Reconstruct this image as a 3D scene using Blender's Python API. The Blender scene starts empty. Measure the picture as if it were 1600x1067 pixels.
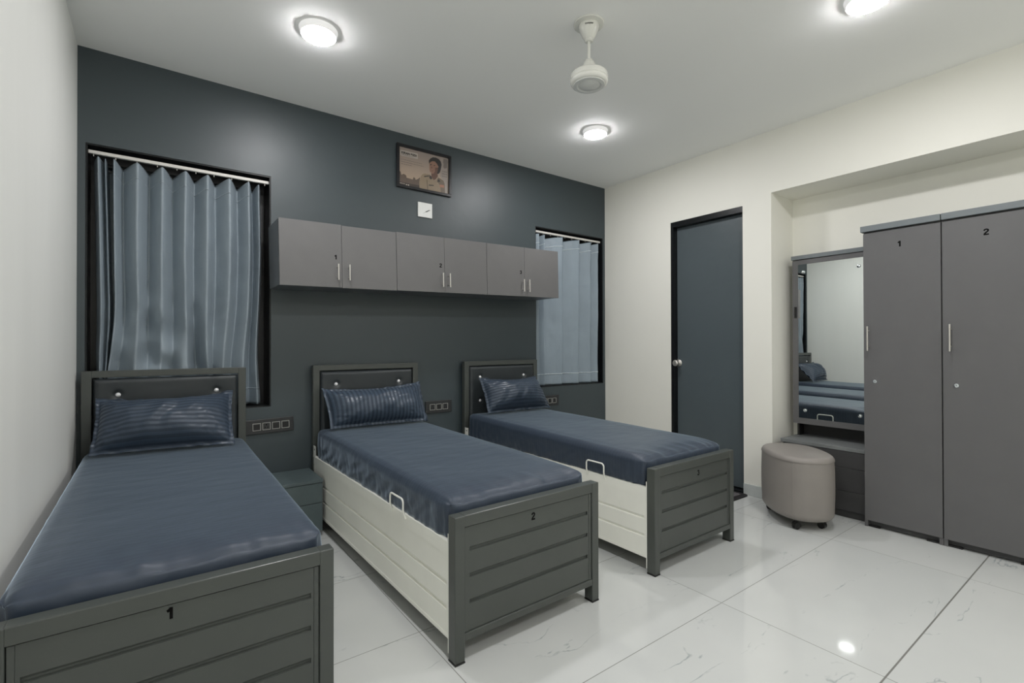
import bpy, bmesh, math, random
from mathutils import Vector, Matrix, noise

scene = bpy.context.scene
COL = scene.collection
random.seed(7)
PI = math.pi

# ------------------------------------------------------------------ camera
CAM_H = 1.165
cam_data = bpy.data.cameras.new('camera')
cam = bpy.data.objects.new('camera', cam_data)
COL.objects.link(cam)
cam_data.sensor_fit = 'HORIZONTAL'
cam_data.sensor_width = 36.0
cam_data.lens = 757.24 * 36.0 / 1600.0
cam_data.clip_start = 0.02
_yaw, _pit, _rol = math.radians(36.3434), math.radians(0.35496), math.radians(-0.12409)
_F = Vector((math.sin(_yaw) * math.cos(_pit), math.cos(_yaw) * math.cos(_pit), math.sin(_pit)))
_R = Vector((math.cos(_yaw), -math.sin(_yaw), 0))
_U = _R.cross(_F)
_R2 = _R * math.cos(_rol) + _U * math.sin(_rol)
_U2 = -_R * math.sin(_rol) + _U * math.cos(_rol)
m = Matrix.Identity(4)
for i in range(3):
    m[i][0], m[i][1], m[i][2] = _R2[i], _U2[i], -_F[i]
m[2][3] = CAM_H
cam.matrix_world = m
scene.camera = cam

# ------------------------------------------------------------------ world / exposure
world = bpy.data.worlds.new('night_outside')
scene.world = world
world.use_nodes = True
world.node_tree.nodes['Background'].inputs[0].default_value = (0.01, 0.012, 0.018, 1)
world.node_tree.nodes['Background'].inputs[1].default_value = 1.0
scene.view_settings.view_transform = 'Standard'
scene.view_settings.look = 'None'
scene.view_settings.gamma = 1.0
scene.view_settings.use_curve_mapping = False
scene.view_settings.exposure = 0.0
scene.cycles.max_bounces = 16
scene.cycles.diffuse_bounces = 12
scene.cycles.glossy_bounces = 6
LAMP_STRENGTH = 203.0          # emission of the round LED ceiling lamps (the room's only light)

# ------------------------------------------------------------------ room measures (metres)
XL, XR, YB, YN, ZC = -0.335, 3.69, 3.414, -1.75, 2.753
NX, NY1, NY0, NZ = 4.035, 1.757, 0.0, 2.292       # niche back, niche left side, niche right side, niche top
W1 = (-0.302, 0.595, 0.772, 2.246)
W2 = (2.778, 3.660, 0.772, 2.240)
DOOR = (1.975, 2.632, 2.243)

# ------------------------------------------------------------------ materials
def new_mat(name):
    mt = bpy.data.materials.new(name)
    mt.use_nodes = True
    nt = mt.node_tree
    return mt, nt, nt.nodes['Principled BSDF']

def add_noise(nt, scale, detail=3, rough=0.5, coord='Object', stretch=None):
    tc = nt.nodes.new('ShaderNodeTexCoord')
    mp = nt.nodes.new('ShaderNodeMapping')
    nz = nt.nodes.new('ShaderNodeTexNoise')
    nz.inputs['Scale'].default_value = scale
    nz.inputs['Detail'].default_value = detail
    nz.inputs['Roughness'].default_value = rough
    if stretch: mp.inputs['Scale'].default_value = stretch
    nt.links.new(tc.outputs[coord], mp.inputs[0])
    nt.links.new(mp.outputs[0], nz.inputs['Vector'])
    return nz

def mat_plain(name, col, rough=0.5, metal=0.0, spec=0.5, var=0.06, vscale=3.0, bump=0.0, bscale=60.0, stretch=None, coat=0.0, coord='Object'):
    mt, nt, b = new_mat(name)
    b.inputs['Roughness'].default_value = rough
    b.inputs['Metallic'].default_value = metal
    b.inputs['Specular IOR Level'].default_value = spec
    b.inputs['Coat Weight'].default_value = coat
    b.inputs['Coat Roughness'].default_value = 0.1
    nz = add_noise(nt, vscale, 4, 0.55, coord, stretch)
    rp = nt.nodes.new('ShaderNodeValToRGB')
    c = Vector(col)
    rp.color_ramp.elements[0].position = 0.3
    rp.color_ramp.elements[1].position = 0.7
    rp.color_ramp.elements[0].color = (*(c * (1 - var)), 1)
    rp.color_ramp.elements[1].color = (*(c * (1 + var)), 1)
    nt.links.new(nz.outputs['Fac'], rp.inputs[0])
    nt.links.new(rp.outputs[0], b.inputs['Base Color'])
    if bump > 0:
        nb = add_noise(nt, bscale, 3, 0.6, coord, stretch)
        bp = nt.nodes.new('ShaderNodeBump')
        bp.inputs['Strength'].default_value = 1.0
        bp.inputs['Distance'].default_value = bump
        nt.links.new(nb.outputs['Fac'], bp.inputs['Height'])
        nt.links.new(bp.outputs[0], b.inputs['Normal'])
    return mt

M = {}
M['cream'] = mat_plain('cream_wall_paint', (0.83, 0.82, 0.755), 0.5, spec=0.35, var=0.012, vscale=1.6, bump=0.0015, bscale=9, stretch=(1, 1, 0.45))
M['leftwall'] = mat_plain('off_white_wall_paint', (0.83, 0.835, 0.80), 0.45, spec=0.35, var=0.02, vscale=5, bump=0.0012, bscale=14, stretch=(1, 1, 0.12))
M['teal'] = mat_plain('slate_teal_wall_paint', (0.040, 0.055, 0.062), 0.45, spec=0.65, var=0.03, vscale=1.6, bump=0.002, bscale=5)
M['ceil'] = mat_plain('matt_ceiling_paint', (0.935, 0.94, 0.925), 0.7, spec=0.2, var=0.008, vscale=1.2)
M['skirt'] = mat_plain('pale_grey_skirting_tile', (0.55, 0.58, 0.57), 0.25, var=0.05, vscale=14)
M['granite'] = mat_plain('black_granite', (0.008, 0.009, 0.010), 0.3, spec=0.3, var=0.5, vscale=130)
M['black'] = mat_plain('black_aluminium', (0.01, 0.01, 0.012), 0.35)
M['shelf_black'] = mat_plain('black_laminate_inside', (0.012, 0.012, 0.012), 0.5)
M['door'] = mat_plain('slate_painted_door', (0.082, 0.102, 0.112), 0.33, spec=0.5, var=0.03, vscale=2, bump=0.006, bscale=3.2)
M['bed'] = mat_plain('grey_green_powder_coated_steel', (0.063, 0.070, 0.064), 0.3, spec=0.5, var=0.04, vscale=5, bump=0.0004, bscale=30)
M['bedwhite'] = mat_plain('cream_powder_coated_steel', (0.85, 0.85, 0.79), 0.33, spec=0.5, var=0.03, vscale=4)
M['rubber'] = mat_plain('black_rubber', (0.012, 0.012, 0.012), 0.6)
M['leather'] = mat_plain('charcoal_leatherette', (0.027, 0.033, 0.036), 0.42, spec=0.5, var=0.08, vscale=6, bump=0.0003, bscale=260)
M['crystal'] = mat_plain('crystal_button', (0.93, 0.94, 0.96), 0.18, metal=0.35, var=0.15, vscale=180)
M['chrome'] = mat_plain('brushed_nickel', (0.66, 0.64, 0.60), 0.48, metal=1.0, var=0.05, vscale=20)
M['lock'] = mat_plain('chromed_lock', (0.72, 0.76, 0.78), 0.2, metal=1.0, var=0.05, vscale=20)
M['lamgrey'] = mat_plain('warm_grey_laminate', (0.136, 0.134, 0.134), 0.38, spec=0.5, var=0.03, vscale=7, bump=0.0003, bscale=180)
M['lamside'] = mat_plain('grey_laminate_carcass', (0.125, 0.132, 0.138), 0.4, spec=0.45, var=0.04, vscale=9)
M['wardrobe'] = mat_plain('dark_grey_laminate', (0.118, 0.117, 0.119), 0.4, spec=0.5, var=0.035, vscale=6, bump=0.0002, bscale=220)
M['wardtop'] = mat_plain('slate_laminate_cornice', (0.165, 0.185, 0.195), 0.4, var=0.04, vscale=9)
M['dresser'] = mat_plain('charcoal_laminate', (0.052, 0.052, 0.053), 0.4, var=0.06, vscale=9)
M['slab'] = mat_plain('worn_grey_counter_laminate', (0.17, 0.18, 0.18), 0.42, var=0.14, vscale=9, stretch=(5, 0.8, 1))
M['night'] = mat_plain('slate_painted_nightstand', (0.082, 0.110, 0.115), 0.4, var=0.05, vscale=8, bump=0.0006, bscale=40)
M['stool'] = mat_plain('taupe_leatherette', (0.252, 0.232, 0.215), 0.42, spec=0.45, var=0.03, vscale=7, bump=0.0003, bscale=240)
M['plastic_black'] = mat_plain('black_plastic', (0.014, 0.014, 0.014), 0.35)
M['plate'] = mat_plain('charcoal_switch_plate', (0.03, 0.031, 0.032), 0.3, var=0.15, vscale=120)
M['platerim'] = mat_plain('pale_module_rim', (0.42, 0.42, 0.39), 0.35)
M['whiteplastic'] = mat_plain('white_plastic', (0.78, 0.79, 0.77), 0.3, var=0.02, vscale=12)
M['fan'] = mat_plain('ivory_enamel', (0.76, 0.76, 0.71), 0.22, spec=0.5, var=0.015, vscale=9, coat=0.3)
M['fanbottom'] = mat_plain('grey_enamel', (0.66, 0.67, 0.65), 0.3, var=0.04, vscale=9)
M['rod'] = mat_plain('white_curtain_track', (0.66, 0.64, 0.60), 0.35)
M['ink'] = mat_plain('black_vinyl', (0.003, 0.003, 0.003), 0.7, spec=0.1)
M['mat_rim'] = mat_plain('black_rubber_mat_rim', (0.02, 0.018, 0.02), 0.6, bump=0.001, bscale=120)
M['mat_in'] = mat_plain('grey_mat_pile', (0.12, 0.11, 0.115), 0.9, var=0.3, vscale=90, bump=0.002, bscale=150)
M['frame'] = mat_plain('black_picture_frame', (0.008, 0.008, 0.010), 0.3)

# glass
mt, nt, b = new_mat('night_window_glass'); M['glass'] = mt
b.inputs['Base Color'].default_value = (0.02, 0.024, 0.03, 1); b.inputs['Roughness'].default_value = 0.03
b.inputs['Transmission Weight'].default_value = 0.4
# mirror
mt, nt, b = new_mat('mirror_silver'); M['mirror'] = mt
b.inputs['Base Color'].default_value = (0.86, 0.90, 0.88, 1); b.inputs['Metallic'].default_value = 1.0
nz = add_noise(nt, 2.0); mr = nt.nodes.new('ShaderNodeMapRange')
mr.inputs['To Min'].default_value = 0.0; mr.inputs['To Max'].default_value = 0.012
nt.links.new(nz.outputs['Fac'], mr.inputs[0]); nt.links.new(mr.outputs[0], b.inputs['Roughness'])
# lamp
mt, nt, b = new_mat('lamp_diffuser'); M['lamp'] = mt
b.inputs['Base Color'].default_value = (0.9, 0.9, 0.9, 1)
b.inputs['Emission Color'].default_value = (1.0, 0.988, 1.0, 1)
b.inputs['Emission Strength'].default_value = LAMP_STRENGTH

# opal plastic rim of the lamps, glowing faintly with the light inside
mt, nt, b = new_mat('opal_lamp_rim'); M['lamp_rim'] = mt
b.inputs['Base Color'].default_value = (0.85, 0.85, 0.84, 1)
b.inputs['Emission Color'].default_value = (1.0, 0.99, 1.0, 1)
b.inputs['Emission Strength'].default_value = 0.38

# floor: polished marble-look tiles 1.191 x 0.608 m with thin grout
TX0, TW, TY0, TH = 0.864, 1.1915, 0.598, 0.608
mt, nt, b = new_mat('polished_marble_tiles'); M['floor'] = mt
N, L = nt.nodes.new, nt.links.new
def math_node(op, a, bb=None, cc=None):
    n = N('ShaderNodeMath'); n.operation = op
    for i, v in enumerate((a, bb, cc)):
        if v is None: continue
        if isinstance(v, (int, float)): n.inputs[i].default_value = v
        else: L(v, n.inputs[i])
    return n.outputs[0]
geo = N('ShaderNodeNewGeometry'); sep = N('ShaderNodeSeparateXYZ'); L(geo.outputs['Position'], sep.inputs[0])
tx = math_node('DIVIDE', math_node('SUBTRACT', sep.outputs[0], TX0), TW)
ty = math_node('DIVIDE', math_node('SUBTRACT', sep.outputs[1], TY0), TH)
fx, fy = math_node('FLOOR', tx), math_node('FLOOR', ty)
rx = math_node('MULTIPLY', math_node('ABSOLUTE', math_node('SUBTRACT', math_node('SUBTRACT', tx, fx), 0.5)), 2.0)
ry = math_node('MULTIPLY', math_node('ABSOLUTE', math_node('SUBTRACT', math_node('SUBTRACT', ty, fy), 0.5)), 2.0)
gx = math_node('GREATER_THAN', rx, 1.0 - 0.0030 / TW)
gy = math_node('GREATER_THAN', ry, 1.0 - 0.0030 / TH)
wide = math_node('LESS_THAN', math_node('ABSOLUTE', math_node('SUBTRACT', sep.outputs[1], TY0)), 0.0030)
grout = math_node('MAXIMUM', math_node('MAXIMUM', gx, gy), wide)
comb = N('ShaderNodeCombineXYZ'); L(fx, comb.inputs[0]); L(fy, comb.inputs[1])
wn = N('ShaderNodeTexWhiteNoise'); wn.noise_dimensions = '3D'; L(comb.outputs[0], wn.inputs['Vector'])
sc_ = N('ShaderNodeVectorMath'); sc_.operation = 'SCALE'; L(wn.outputs['Color'], sc_.inputs[0]); sc_.inputs['Scale'].default_value = 30.0
ad = N('ShaderNodeVectorMath'); ad.operation = 'ADD'; L(geo.outputs['Position'], ad.inputs[0]); L(sc_.outputs[0], ad.inputs[1])
mp = N('ShaderNodeMapping'); mp.inputs['Rotation'].default_value = (0, 0, math.radians(-28)); mp.inputs['Scale'].default_value = (0.8, 2.6, 1.0)
L(ad.outputs[0], mp.inputs[0])
vn = N('ShaderNodeTexNoise'); vn.inputs['Scale'].default_value = 1.15; vn.inputs['Detail'].default_value = 5; vn.inputs['Roughness'].default_value = 0.55; vn.inputs['Distortion'].default_value = 0.35
L(mp.outputs[0], vn.inputs['Vector'])
vd = math_node('ABSOLUTE', math_node('SUBTRACT', vn.outputs['Fac'], 0.5))
line = N('ShaderNodeMapRange'); line.inputs['From Min'].default_value = 0.0; line.inputs['From Max'].default_value = 0.0075; line.inputs['To Min'].default_value = 1; line.inputs['To Max'].default_value = 0
L(vd, line.inputs[0])
mk = N('ShaderNodeTexNoise'); mk.inputs['Scale'].default_value = 4.2; mk.inputs['Detail'].default_value = 4; mk.inputs['Roughness'].default_value = 0.7; L(ad.outputs[0], mk.inputs['Vector'])
mkr = N('ShaderNodeMapRange'); mkr.inputs['From Min'].default_value = 0.50; mkr.inputs['From Max'].default_value = 0.66; L(mk.outputs['Fac'], mkr.inputs[0])
vein = math_node('MULTIPLY', line.outputs[0], mkr.outputs[0])
cl = N('ShaderNodeTexNoise'); cl.inputs['Scale'].default_value = 1.4; cl.inputs['Detail'].default_value = 3; L(ad.outputs[0], cl.inputs['Vector'])
rp = N('ShaderNodeValToRGB'); rp.color_ramp.elements[0].position = 0.35; rp.color_ramp.elements[1].position = 0.65
rp.color_ramp.elements[0].color = (0.555, 0.57, 0.56, 1); rp.color_ramp.elements[1].color = (0.60, 0.612, 0.60, 1)
L(cl.outputs['Fac'], rp.inputs[0])
mx = N('ShaderNodeMix'); mx.data_type = 'RGBA'; L(math_node('MULTIPLY', vein, 0.85), mx.inputs['Factor']); L(rp.outputs[0], mx.inputs['A']); mx.inputs['B'].default_value = (0.20, 0.24, 0.26, 1)
mg = N('ShaderNodeMix'); mg.data_type = 'RGBA'; L(grout, mg.inputs['Factor']); L(mx.outputs['Result'], mg.inputs['A']); mg.inputs['B'].default_value = (0.19, 0.19, 0.175, 1)
L(mg.outputs['Result'], b.inputs['Base Color'])
rr = math_node('ADD', math_node('MULTIPLY', grout, 0.5), 0.055); L(rr, b.inputs['Roughness'])
b.inputs['Specular IOR Level'].default_value = 0.45

# fabrics
def mat_fabric(name, base, light, axis=1, freq=60.0, r0=0.36, r1=0.62, coord='UV', contrast=1.0, bump=0.0015, bscale=16, sheen=0.15, stretch=None):
    """woven cloth with tone-on-tone satin stripes along one axis of the coordinate"""
    mt, nt, b = new_mat(name)
    N, L = nt.nodes.new, nt.links.new
    tc = N('ShaderNodeTexCoord'); sp = N('ShaderNodeSeparateXYZ'); L(tc.outputs[coord], sp.inputs[0])
    mu = N('ShaderNodeMath'); mu.operation = 'MULTIPLY'; L(sp.outputs[axis], mu.inputs[0]); mu.inputs[1].default_value = freq * 2 * PI
    sn = N('ShaderNodeMath'); sn.operation = 'SINE'; L(mu.outputs[0], sn.inputs[0])
    mr = N('ShaderNodeMapRange'); mr.inputs['From Min'].default_value = -0.25; mr.inputs['From Max'].default_value = 0.25; L(sn.outputs[0], mr.inputs[0])
    mx = N('ShaderNodeMix'); mx.data_type = 'RGBA'; L(mr.outputs[0], mx.inputs['Factor'])
    mx.inputs['A'].default_value = (*base, 1); mx.inputs['B'].default_value = (*light, 1)
    nz = add_noise(nt, 5.0, 4, 0.6, 'Object')
    m2 = N('ShaderNodeMix'); m2.data_type = 'RGBA'; m2.blend_type = 'MULTIPLY'; m2.inputs['Factor'].default_value = 1.0
    r2 = N('ShaderNodeMapRange'); r2.inputs['To Min'].default_value = 0.9; r2.inputs['To Max'].default_value = 1.1; L(nz.outputs['Fac'], r2.inputs[0])
    L(mx.outputs['Result'], m2.inputs['A']); L(r2.outputs[0], m2.inputs['B'])
    L(m2.outputs['Result'], b.inputs['Base Color'])
    rm = N('ShaderNodeMapRange'); rm.inputs['To Min'].default_value = r1; rm.inputs['To Max'].default_value = r0; L(mr.outputs[0], rm.inputs[0])
    L(rm.outputs[0], b.inputs['Roughness'])
    b.inputs['Sheen Weight'].default_value = sheen; b.inputs['Sheen Roughness'].default_value = 0.31
    b.inputs['Sheen Tint'].default_value = (0.62, 0.76, 0.90, 1)
    nb = add_noise(nt, bscale, 5, 0.55, 'Object', stretch)
    bp = N('ShaderNodeBump'); bp.inputs['Distance'].default_value = bump; L(nb.outputs['Fac'], bp.inputs['Height']); L(bp.outputs[0], b.inputs['Normal'])
    return mt
M['sheet'] = mat_fabric('navy_bed_sheet', (0.028, 0.041, 0.064), (0.031, 0.045, 0.070), axis=1, freq=48, coord='Object', r0=0.46, r1=0.50, bump=0.0022, bscale=8, stretch=(1, 2.2, 1), sheen=0.72)
M['pillow_h'] = mat_fabric('navy_satin_stripe_pillow', (0.022, 0.035, 0.055), (0.040, 0.059, 0.088), axis=1, freq=14, r0=0.36, r1=0.66, bump=0.003, bscale=12, sheen=0.12)
M['pillow_v'] = mat_fabric('navy_satin_stripe_pillow_upright', (0.024, 0.038, 0.060), (0.048, 0.071, 0.103), axis=0, freq=25, r0=0.34, r1=0.66, bump=0.003, bscale=12, sheen=0.12)
M['curtain'] = mat_fabric('blue_grey_satin_curtain', (0.265, 0.315, 0.355), (0.272, 0.323, 0.363), axis=0, freq=150, r0=0.40, r1=0.44, coord='Object', bump=0.004, bscale=10, sheen=0.0)
M['sheer'] = mat_fabric('pale_blue_sheer_curtain', (0.29, 0.355, 0.41), (0.32, 0.39, 0.445), axis=0, freq=220, r0=0.42, r1=0.5, coord='Object', bump=0.0008, bscale=60, sheen=0.2)
M['curtain_hem'] = mat_plain('curtain_stitching', (0.34, 0.39, 0.43), 0.5, var=0.15, vscale=60)
M['sheer_hem'] = mat_plain('sheer_curtain_stitching', (0.52, 0.58, 0.62), 0.5, var=0.15, vscale=60)
_b = M['sheer'].node_tree.nodes['Principled BSDF']
_b.inputs['Alpha'].default_value = 0.80

# ------------------------------------------------------------------ mesh helpers
class MB:
    """collects shapes and links them as ONE mesh object"""
    def __init__(self): self.bm = bmesh.new(); self.mats = []; self.uv = None
    def slot(self, mat):
        if mat not in self.mats: self.mats.append(mat)
        return self.mats.index(mat)
    def box(self, x0, x1, y0, y1, z0, z1, bevel=0.0, seg=2, mat=None):
        g = bmesh.ops.create_cube(self.bm, size=1.0)
        vs = g['verts']
        bmesh.ops.scale(self.bm, vec=(x1 - x0, y1 - y0, z1 - z0), verts=vs)
        bmesh.ops.translate(self.bm, vec=((x0 + x1) / 2, (y0 + y1) / 2, (z0 + z1) / 2), verts=vs)
        fs = set(f for v in vs for f in v.link_faces)
        if bevel > 0:
            es = list(set(e for v in vs for e in v.link_edges))
            r = bmesh.ops.bevel(self.bm, geom=es, offset=bevel, segments=seg, profile=0.5, affect='EDGES')
            fs = set(r['faces']) | set(f for f in fs if f.is_valid)
        if mat is not None:
            s = self.slot(mat)
            for f in fs:
                if f.is_valid: f.material_index = s
        return self
    def lathe(self, prof, seg=48, c=(0, 0, 0), axis='Z', mat=None, smooth=True):
        rings = []
        for r, h in prof:
            ring = []
            if r < 1e-6:
                p = (0, 0, h); ring = [self.bm.verts.new(self._ax(p, c, axis))]
            else:
                for k in range(seg):
                    a = 2 * PI * k / seg
                    ring.append(self.bm.verts.new(self._ax((r * math.cos(a), r * math.sin(a), h), c, axis)))
            rings.append(ring)
        s = self.slot(mat) if mat is not None else 0
        for a, b in zip(rings, rings[1:]):
            for k in range(seg):
                k2 = (k + 1) % seg
                if len(a) == 1 and len(b) == 1: continue
                if len(a) == 1: f = self.bm.faces.new((a[0], b[k], b[k2]))
                elif len(b) == 1: f = self.bm.faces.new((a[k], a[k2], b[0]))
                else: f = self.bm.faces.new((a[k], a[k2], b[k2], b[k]))
                f.smooth = smooth; f.material_index = s
        return self
    def _ax(self, p, c, axis):
        x, y, z = p
        if axis == 'X': p = (z, x, y)
        elif axis == 'Y': p = (x, z, y)
        return (p[0] + c[0], p[1] + c[1], p[2] + c[2])
    def tube(self, pts, r, seg=10, mat=None, caps=True):
        pts = [Vector(p) for p in pts]
        rings = []
        prev = None
        for i, p in enumerate(pts):
            if i == 0: t = (pts[1] - p)
            elif i == len(pts) - 1: t = (p - pts[i - 1])
            else: t = (pts[i + 1] - pts[i - 1])
            t.normalize()
            if prev is None:
                a = Vector((0, 0, 1)) if abs(t.z) < 0.9 else Vector((1, 0, 0))
                u = t.cross(a).normalized()
            else:
                u = (prev - t * prev.dot(t)).normalized()
            prev = u
            v = t.cross(u)
            rings.append([self.bm.verts.new(p + (u * math.cos(2 * PI * k / seg) + v * math.sin(2 * PI * k / seg)) * r) for k in range(seg)])
        for a, b in zip(rings, rings[1:]):
            for k in range(seg):
                f = self.bm.faces.new((a[k], a[(k + 1) % seg], b[(k + 1) % seg], b[k])); f.smooth = True
        if caps:
            self.bm.faces.new(rings[0]); self.bm.faces.new(rings[-1])
        return self
    def prism(self, outline, axis, a, b):
        """closed outline of 2-D points extruded along an axis from a to b"""
        def P3(p, h):
            return {'X': (h, p[0], p[1]), 'Y': (p[0], h, p[1]), 'Z': (p[0], p[1], h)}[axis]
        va = [self.bm.verts.new(P3(p, a)) for p in outline]
        vb = [self.bm.verts.new(P3(p, b)) for p in outline]
        self.bm.faces.new(va); self.bm.faces.new(vb)
        n = len(outline)
        for k in range(n): self.bm.faces.new((va[k], va[(k + 1) % n], vb[(k + 1) % n], vb[k]))
        return self
    def grid(self, nu, nv, fn, uv=True, smooth=True, closed_u=False):
        """surface from fn(u, v) with u, v in 0..1"""
        vs = [[self.bm.verts.new(fn(i / nu, j / nv)) for i in range(nu + (0 if closed_u else 1))] for j in range(nv + 1)]
        lay = self.bm.loops.layers.uv.verify() if uv else None
        for j in range(nv):
            for i in range(nu):
                i2 = (i + 1) % nu if closed_u else i + 1
                f = self.bm.faces.new((vs[j][i], vs[j][i2], vs[j + 1][i2], vs[j + 1][i])); f.smooth = smooth
                if uv:
                    for lp, (a, b) in zip(f.loops, ((i, j), (i + 1, j), (i + 1, j + 1), (i, j + 1))):
                        lp[lay].uv = (a / nu, b / nv)
        return self
    def build(self, name, mat=None, parent=None, loc=None, recalc=True, smooth_angle=None):
        if recalc: bmesh.ops.recalc_face_normals(self.bm, faces=self.bm.faces)
        for e in self.bm.edges:
            if len(e.link_faces) == 2 and e.calc_face_angle(0.0) > math.radians(38): e.smooth = False
        me = bpy.data.meshes.new(name)
        self.bm.to_mesh(me); self.bm.free()
        if self.mats:
            for x in self.mats: me.materials.append(M[x])
        else: me.materials.append(M[mat] if isinstance(mat, str) else mat)
        o = bpy.data.objects.new(name, me); COL.objects.link(o)
        if parent is not None: o.parent = parent
        if loc is not None: o.location = loc
        return o

def tag(o, label, cat, group=None):
    o['label'] = label; o['category'] = cat
    if group: o['group'] = group
    return o
def thing(name, label, cat, loc=(0, 0, 0), rz=0.0, group=None):
    o = bpy.data.objects.new(name, None); COL.objects.link(o)
    o.empty_display_size = 0.1
    o.location = loc; o.rotation_euler = (0, 0, rz)
    return tag(o, label, cat, group)
def struct(o, label=None):
    o['kind'] = 'structure'
    if label: o['label'] = label
    return o

def text_mesh(name, s, size, mat, parent, origin, xdir, updir, extrude=0.0004, bold=0.0, fit=None, bend=None):
    cu = bpy.data.curves.new(name, 'FONT')
    cu.body = s; cu.size = 1.0; cu.align_x = 'CENTER'; cu.align_y = 'CENTER'
    cu.offset = bold; cu.extrude = 0.0
    tmp = bpy.data.objects.new(name + '_tmp', cu); COL.objects.link(tmp)
    dg = bpy.context.evaluated_depsgraph_get(); dg.update()
    me = bpy.data.meshes.new_from_object(tmp.evaluated_get(dg))
    bpy.data.objects.remove(tmp); bpy.data.curves.remove(cu)
    xs = [v.co.x for v in me.vertices]; ys = [v.co.y for v in me.vertices]
    cx, cy, h = (min(xs) + max(xs)) / 2, (min(ys) + max(ys)) / 2, max(ys) - min(ys)
    w = max(xs) - min(xs)
    sx = sy = size / h
    if fit: sx = fit / w
    X, Y = Vector(xdir).normalized(), Vector(updir).normalized(); Z = X.cross(Y)
    bm = bmesh.new(); bm.from_mesh(me); bpy.data.meshes.remove(me)
    r = bmesh.ops.extrude_face_region(bm, geom=list(bm.faces))
    for e in r['geom']:
        if isinstance(e, bmesh.types.BMVert): e.co.z = 1.0
    for v in bm.verts:
        a, b, c = (v.co.x - cx) * sx, (v.co.y - cy) * sy, v.co.z * extrude
        v.co = bend(a, b, c) if bend else Vector(origin) + X * a + Y * b + Z * c
    bmesh.ops.recalc_face_normals(bm, faces=bm.faces)
    me2 = bpy.data.meshes.new(name); bm.to_mesh(me2); bm.free(); me2.materials.append(M[mat])
    o = bpy.data.objects.new(name, me2); COL.objects.link(o); o.parent = parent
    return o

DIGITS = {
 '1': (0.60, 0.245, [[(-0.22, 0.20), (-0.08, 0.27), (0.08, 0.44)], [(0.08, 0.5), (0.08, -0.5)]]),
 '2': (0.62, 0.215, [[(-0.25, 0.20), (-0.21, 0.34), (-0.10, 0.41), (0.06, 0.41), (0.19, 0.34), (0.22, 0.20), (0.14, 0.05), (-0.06, -0.13), (-0.20, -0.28), (-0.25, -0.408)], [(-0.32, -0.408), (0.31, -0.408)]]),
 '3': (0.60, 0.205, [[(-0.24, 0.24), (-0.17, 0.36), (-0.03, 0.412), (0.12, 0.38), (0.19, 0.25), (0.14, 0.11), (-0.02, 0.06)], [(-0.02, 0.06), (0.15, 0.01), (0.23, -0.14), (0.17, -0.32), (0.0, -0.412), (-0.16, -0.37), (-0.26, -0.22)]]),
}
def digit(name, s, size, parent, origin, xdir, h=0.0005):
    '''bold vinyl digit, drawn with wide strokes, standing upright on a vertical face'''
    X = Vector(xdir).normalized(); Z = Vector((0, 0, 1)); Nn = X.cross(Z)
    O = Vector(origin); bm = bmesh.new()
    _, wd, strokes = DIGITS[s]
    def put(poly, lvl):
        a = [bm.verts.new(O + X * (p[0] * size) + Z * (p[1] * size) + Nn * (h + lvl)) for p in poly]
        b = [bm.verts.new(O + X * (p[0] * size) + Z * (p[1] * size)) for p in poly]
        bm.faces.new(a); bm.faces.new(b)
        for k in range(len(poly)): bm.faces.new((a[k], a[(k + 1) % len(poly)], b[(k + 1) % len(poly)], b[k]))
    q = 0
    for st_ in strokes:
        for (ax, ay), (bx_, by_) in zip(st_, st_[1:]):
            L_ = math.hypot(bx_ - ax, by_ - ay); nx_, ny_ = -(by_ - ay) / L_ * wd / 2, (bx_ - ax) / L_ * wd / 2
            put([(ax + nx_, ay + ny_), (ax - nx_, ay - ny_), (bx_ - nx_, by_ - ny_), (bx_ + nx_, by_ + ny_)], q * 1e-6); q += 1
        for cx_, cy_ in st_[1:-1]:
            put([(cx_ + wd / 2 * math.cos(2 * PI * k / 12), cy_ + wd / 2 * math.sin(2 * PI * k / 12)) for k in range(12)], q * 1e-6); q += 1
    bmesh.ops.recalc_face_normals(bm, faces=bm.faces)
    me = bpy.data.meshes.new(name); bm.to_mesh(me); bm.free(); me.materials.append(M['ink'])
    o = bpy.data.objects.new(name, me); COL.objects.link(o); o.parent = parent
    return o

# ================================================================== ROOM SHELL
T = 0.25
struct(MB().box(XL - T, NX + T, YN - T, YB + T, -0.12, 0.0).build('floor', 'floor'), 'glossy white marble-look tiled floor with thin grey grout')
struct(MB().box(XL - T, NX + T, YN - T, YB + T, ZC, ZC + 0.12).build('ceiling', 'ceil'), 'flat pale grey painted ceiling')
struct(MB().box(XL - 0.12, XL, YN - T, YB + T, 0, ZC).build('wall_left', 'leftwall'), 'off-white wall beside bed 1')
struct(MB().box(XL, NX + T, YN - 0.12, YN, 0, ZC).build('wall_front', 'cream'), 'plain wall behind the viewer')
wb = MB()
def wall_piece(x0, x1, z0, z1): wb.box(x0, x1, YB, YB + T, z0, z1)
wall_piece(XL, W1[0], 0, ZC); wall_piece(W1[0], W1[1], 0, W1[2]); wall_piece(W1[0], W1[1], W1[3], ZC)
wall_piece(W1[1], W2[0], 0, ZC); wall_piece(W2[0], W2[1], 0, W2[2]); wall_piece(W2[0], W2[1], W2[3], ZC)
wall_piece(W2[1], XR, 0, ZC)
struct(wb.build('wall_back', 'teal'), 'slate teal accent wall behind the beds')
wr = MB()
wr.box(XR, NX + T, DOOR[1], YB + T, 0, ZC)
wr.box(XR, NX + T, DOOR[0], DOOR[1], DOOR[2], ZC)
wr.box(XR + 0.16, NX + T, DOOR[0], DOOR[1], 0, DOOR[2])
wr.box(XR, NX + T, NY1, DOOR[0], 0, ZC)
wr.box(XR, NX + T, NY0, NY1, NZ, ZC)
wr.box(NX, NX + T, NY0, NY1, 0, NZ)
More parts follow.
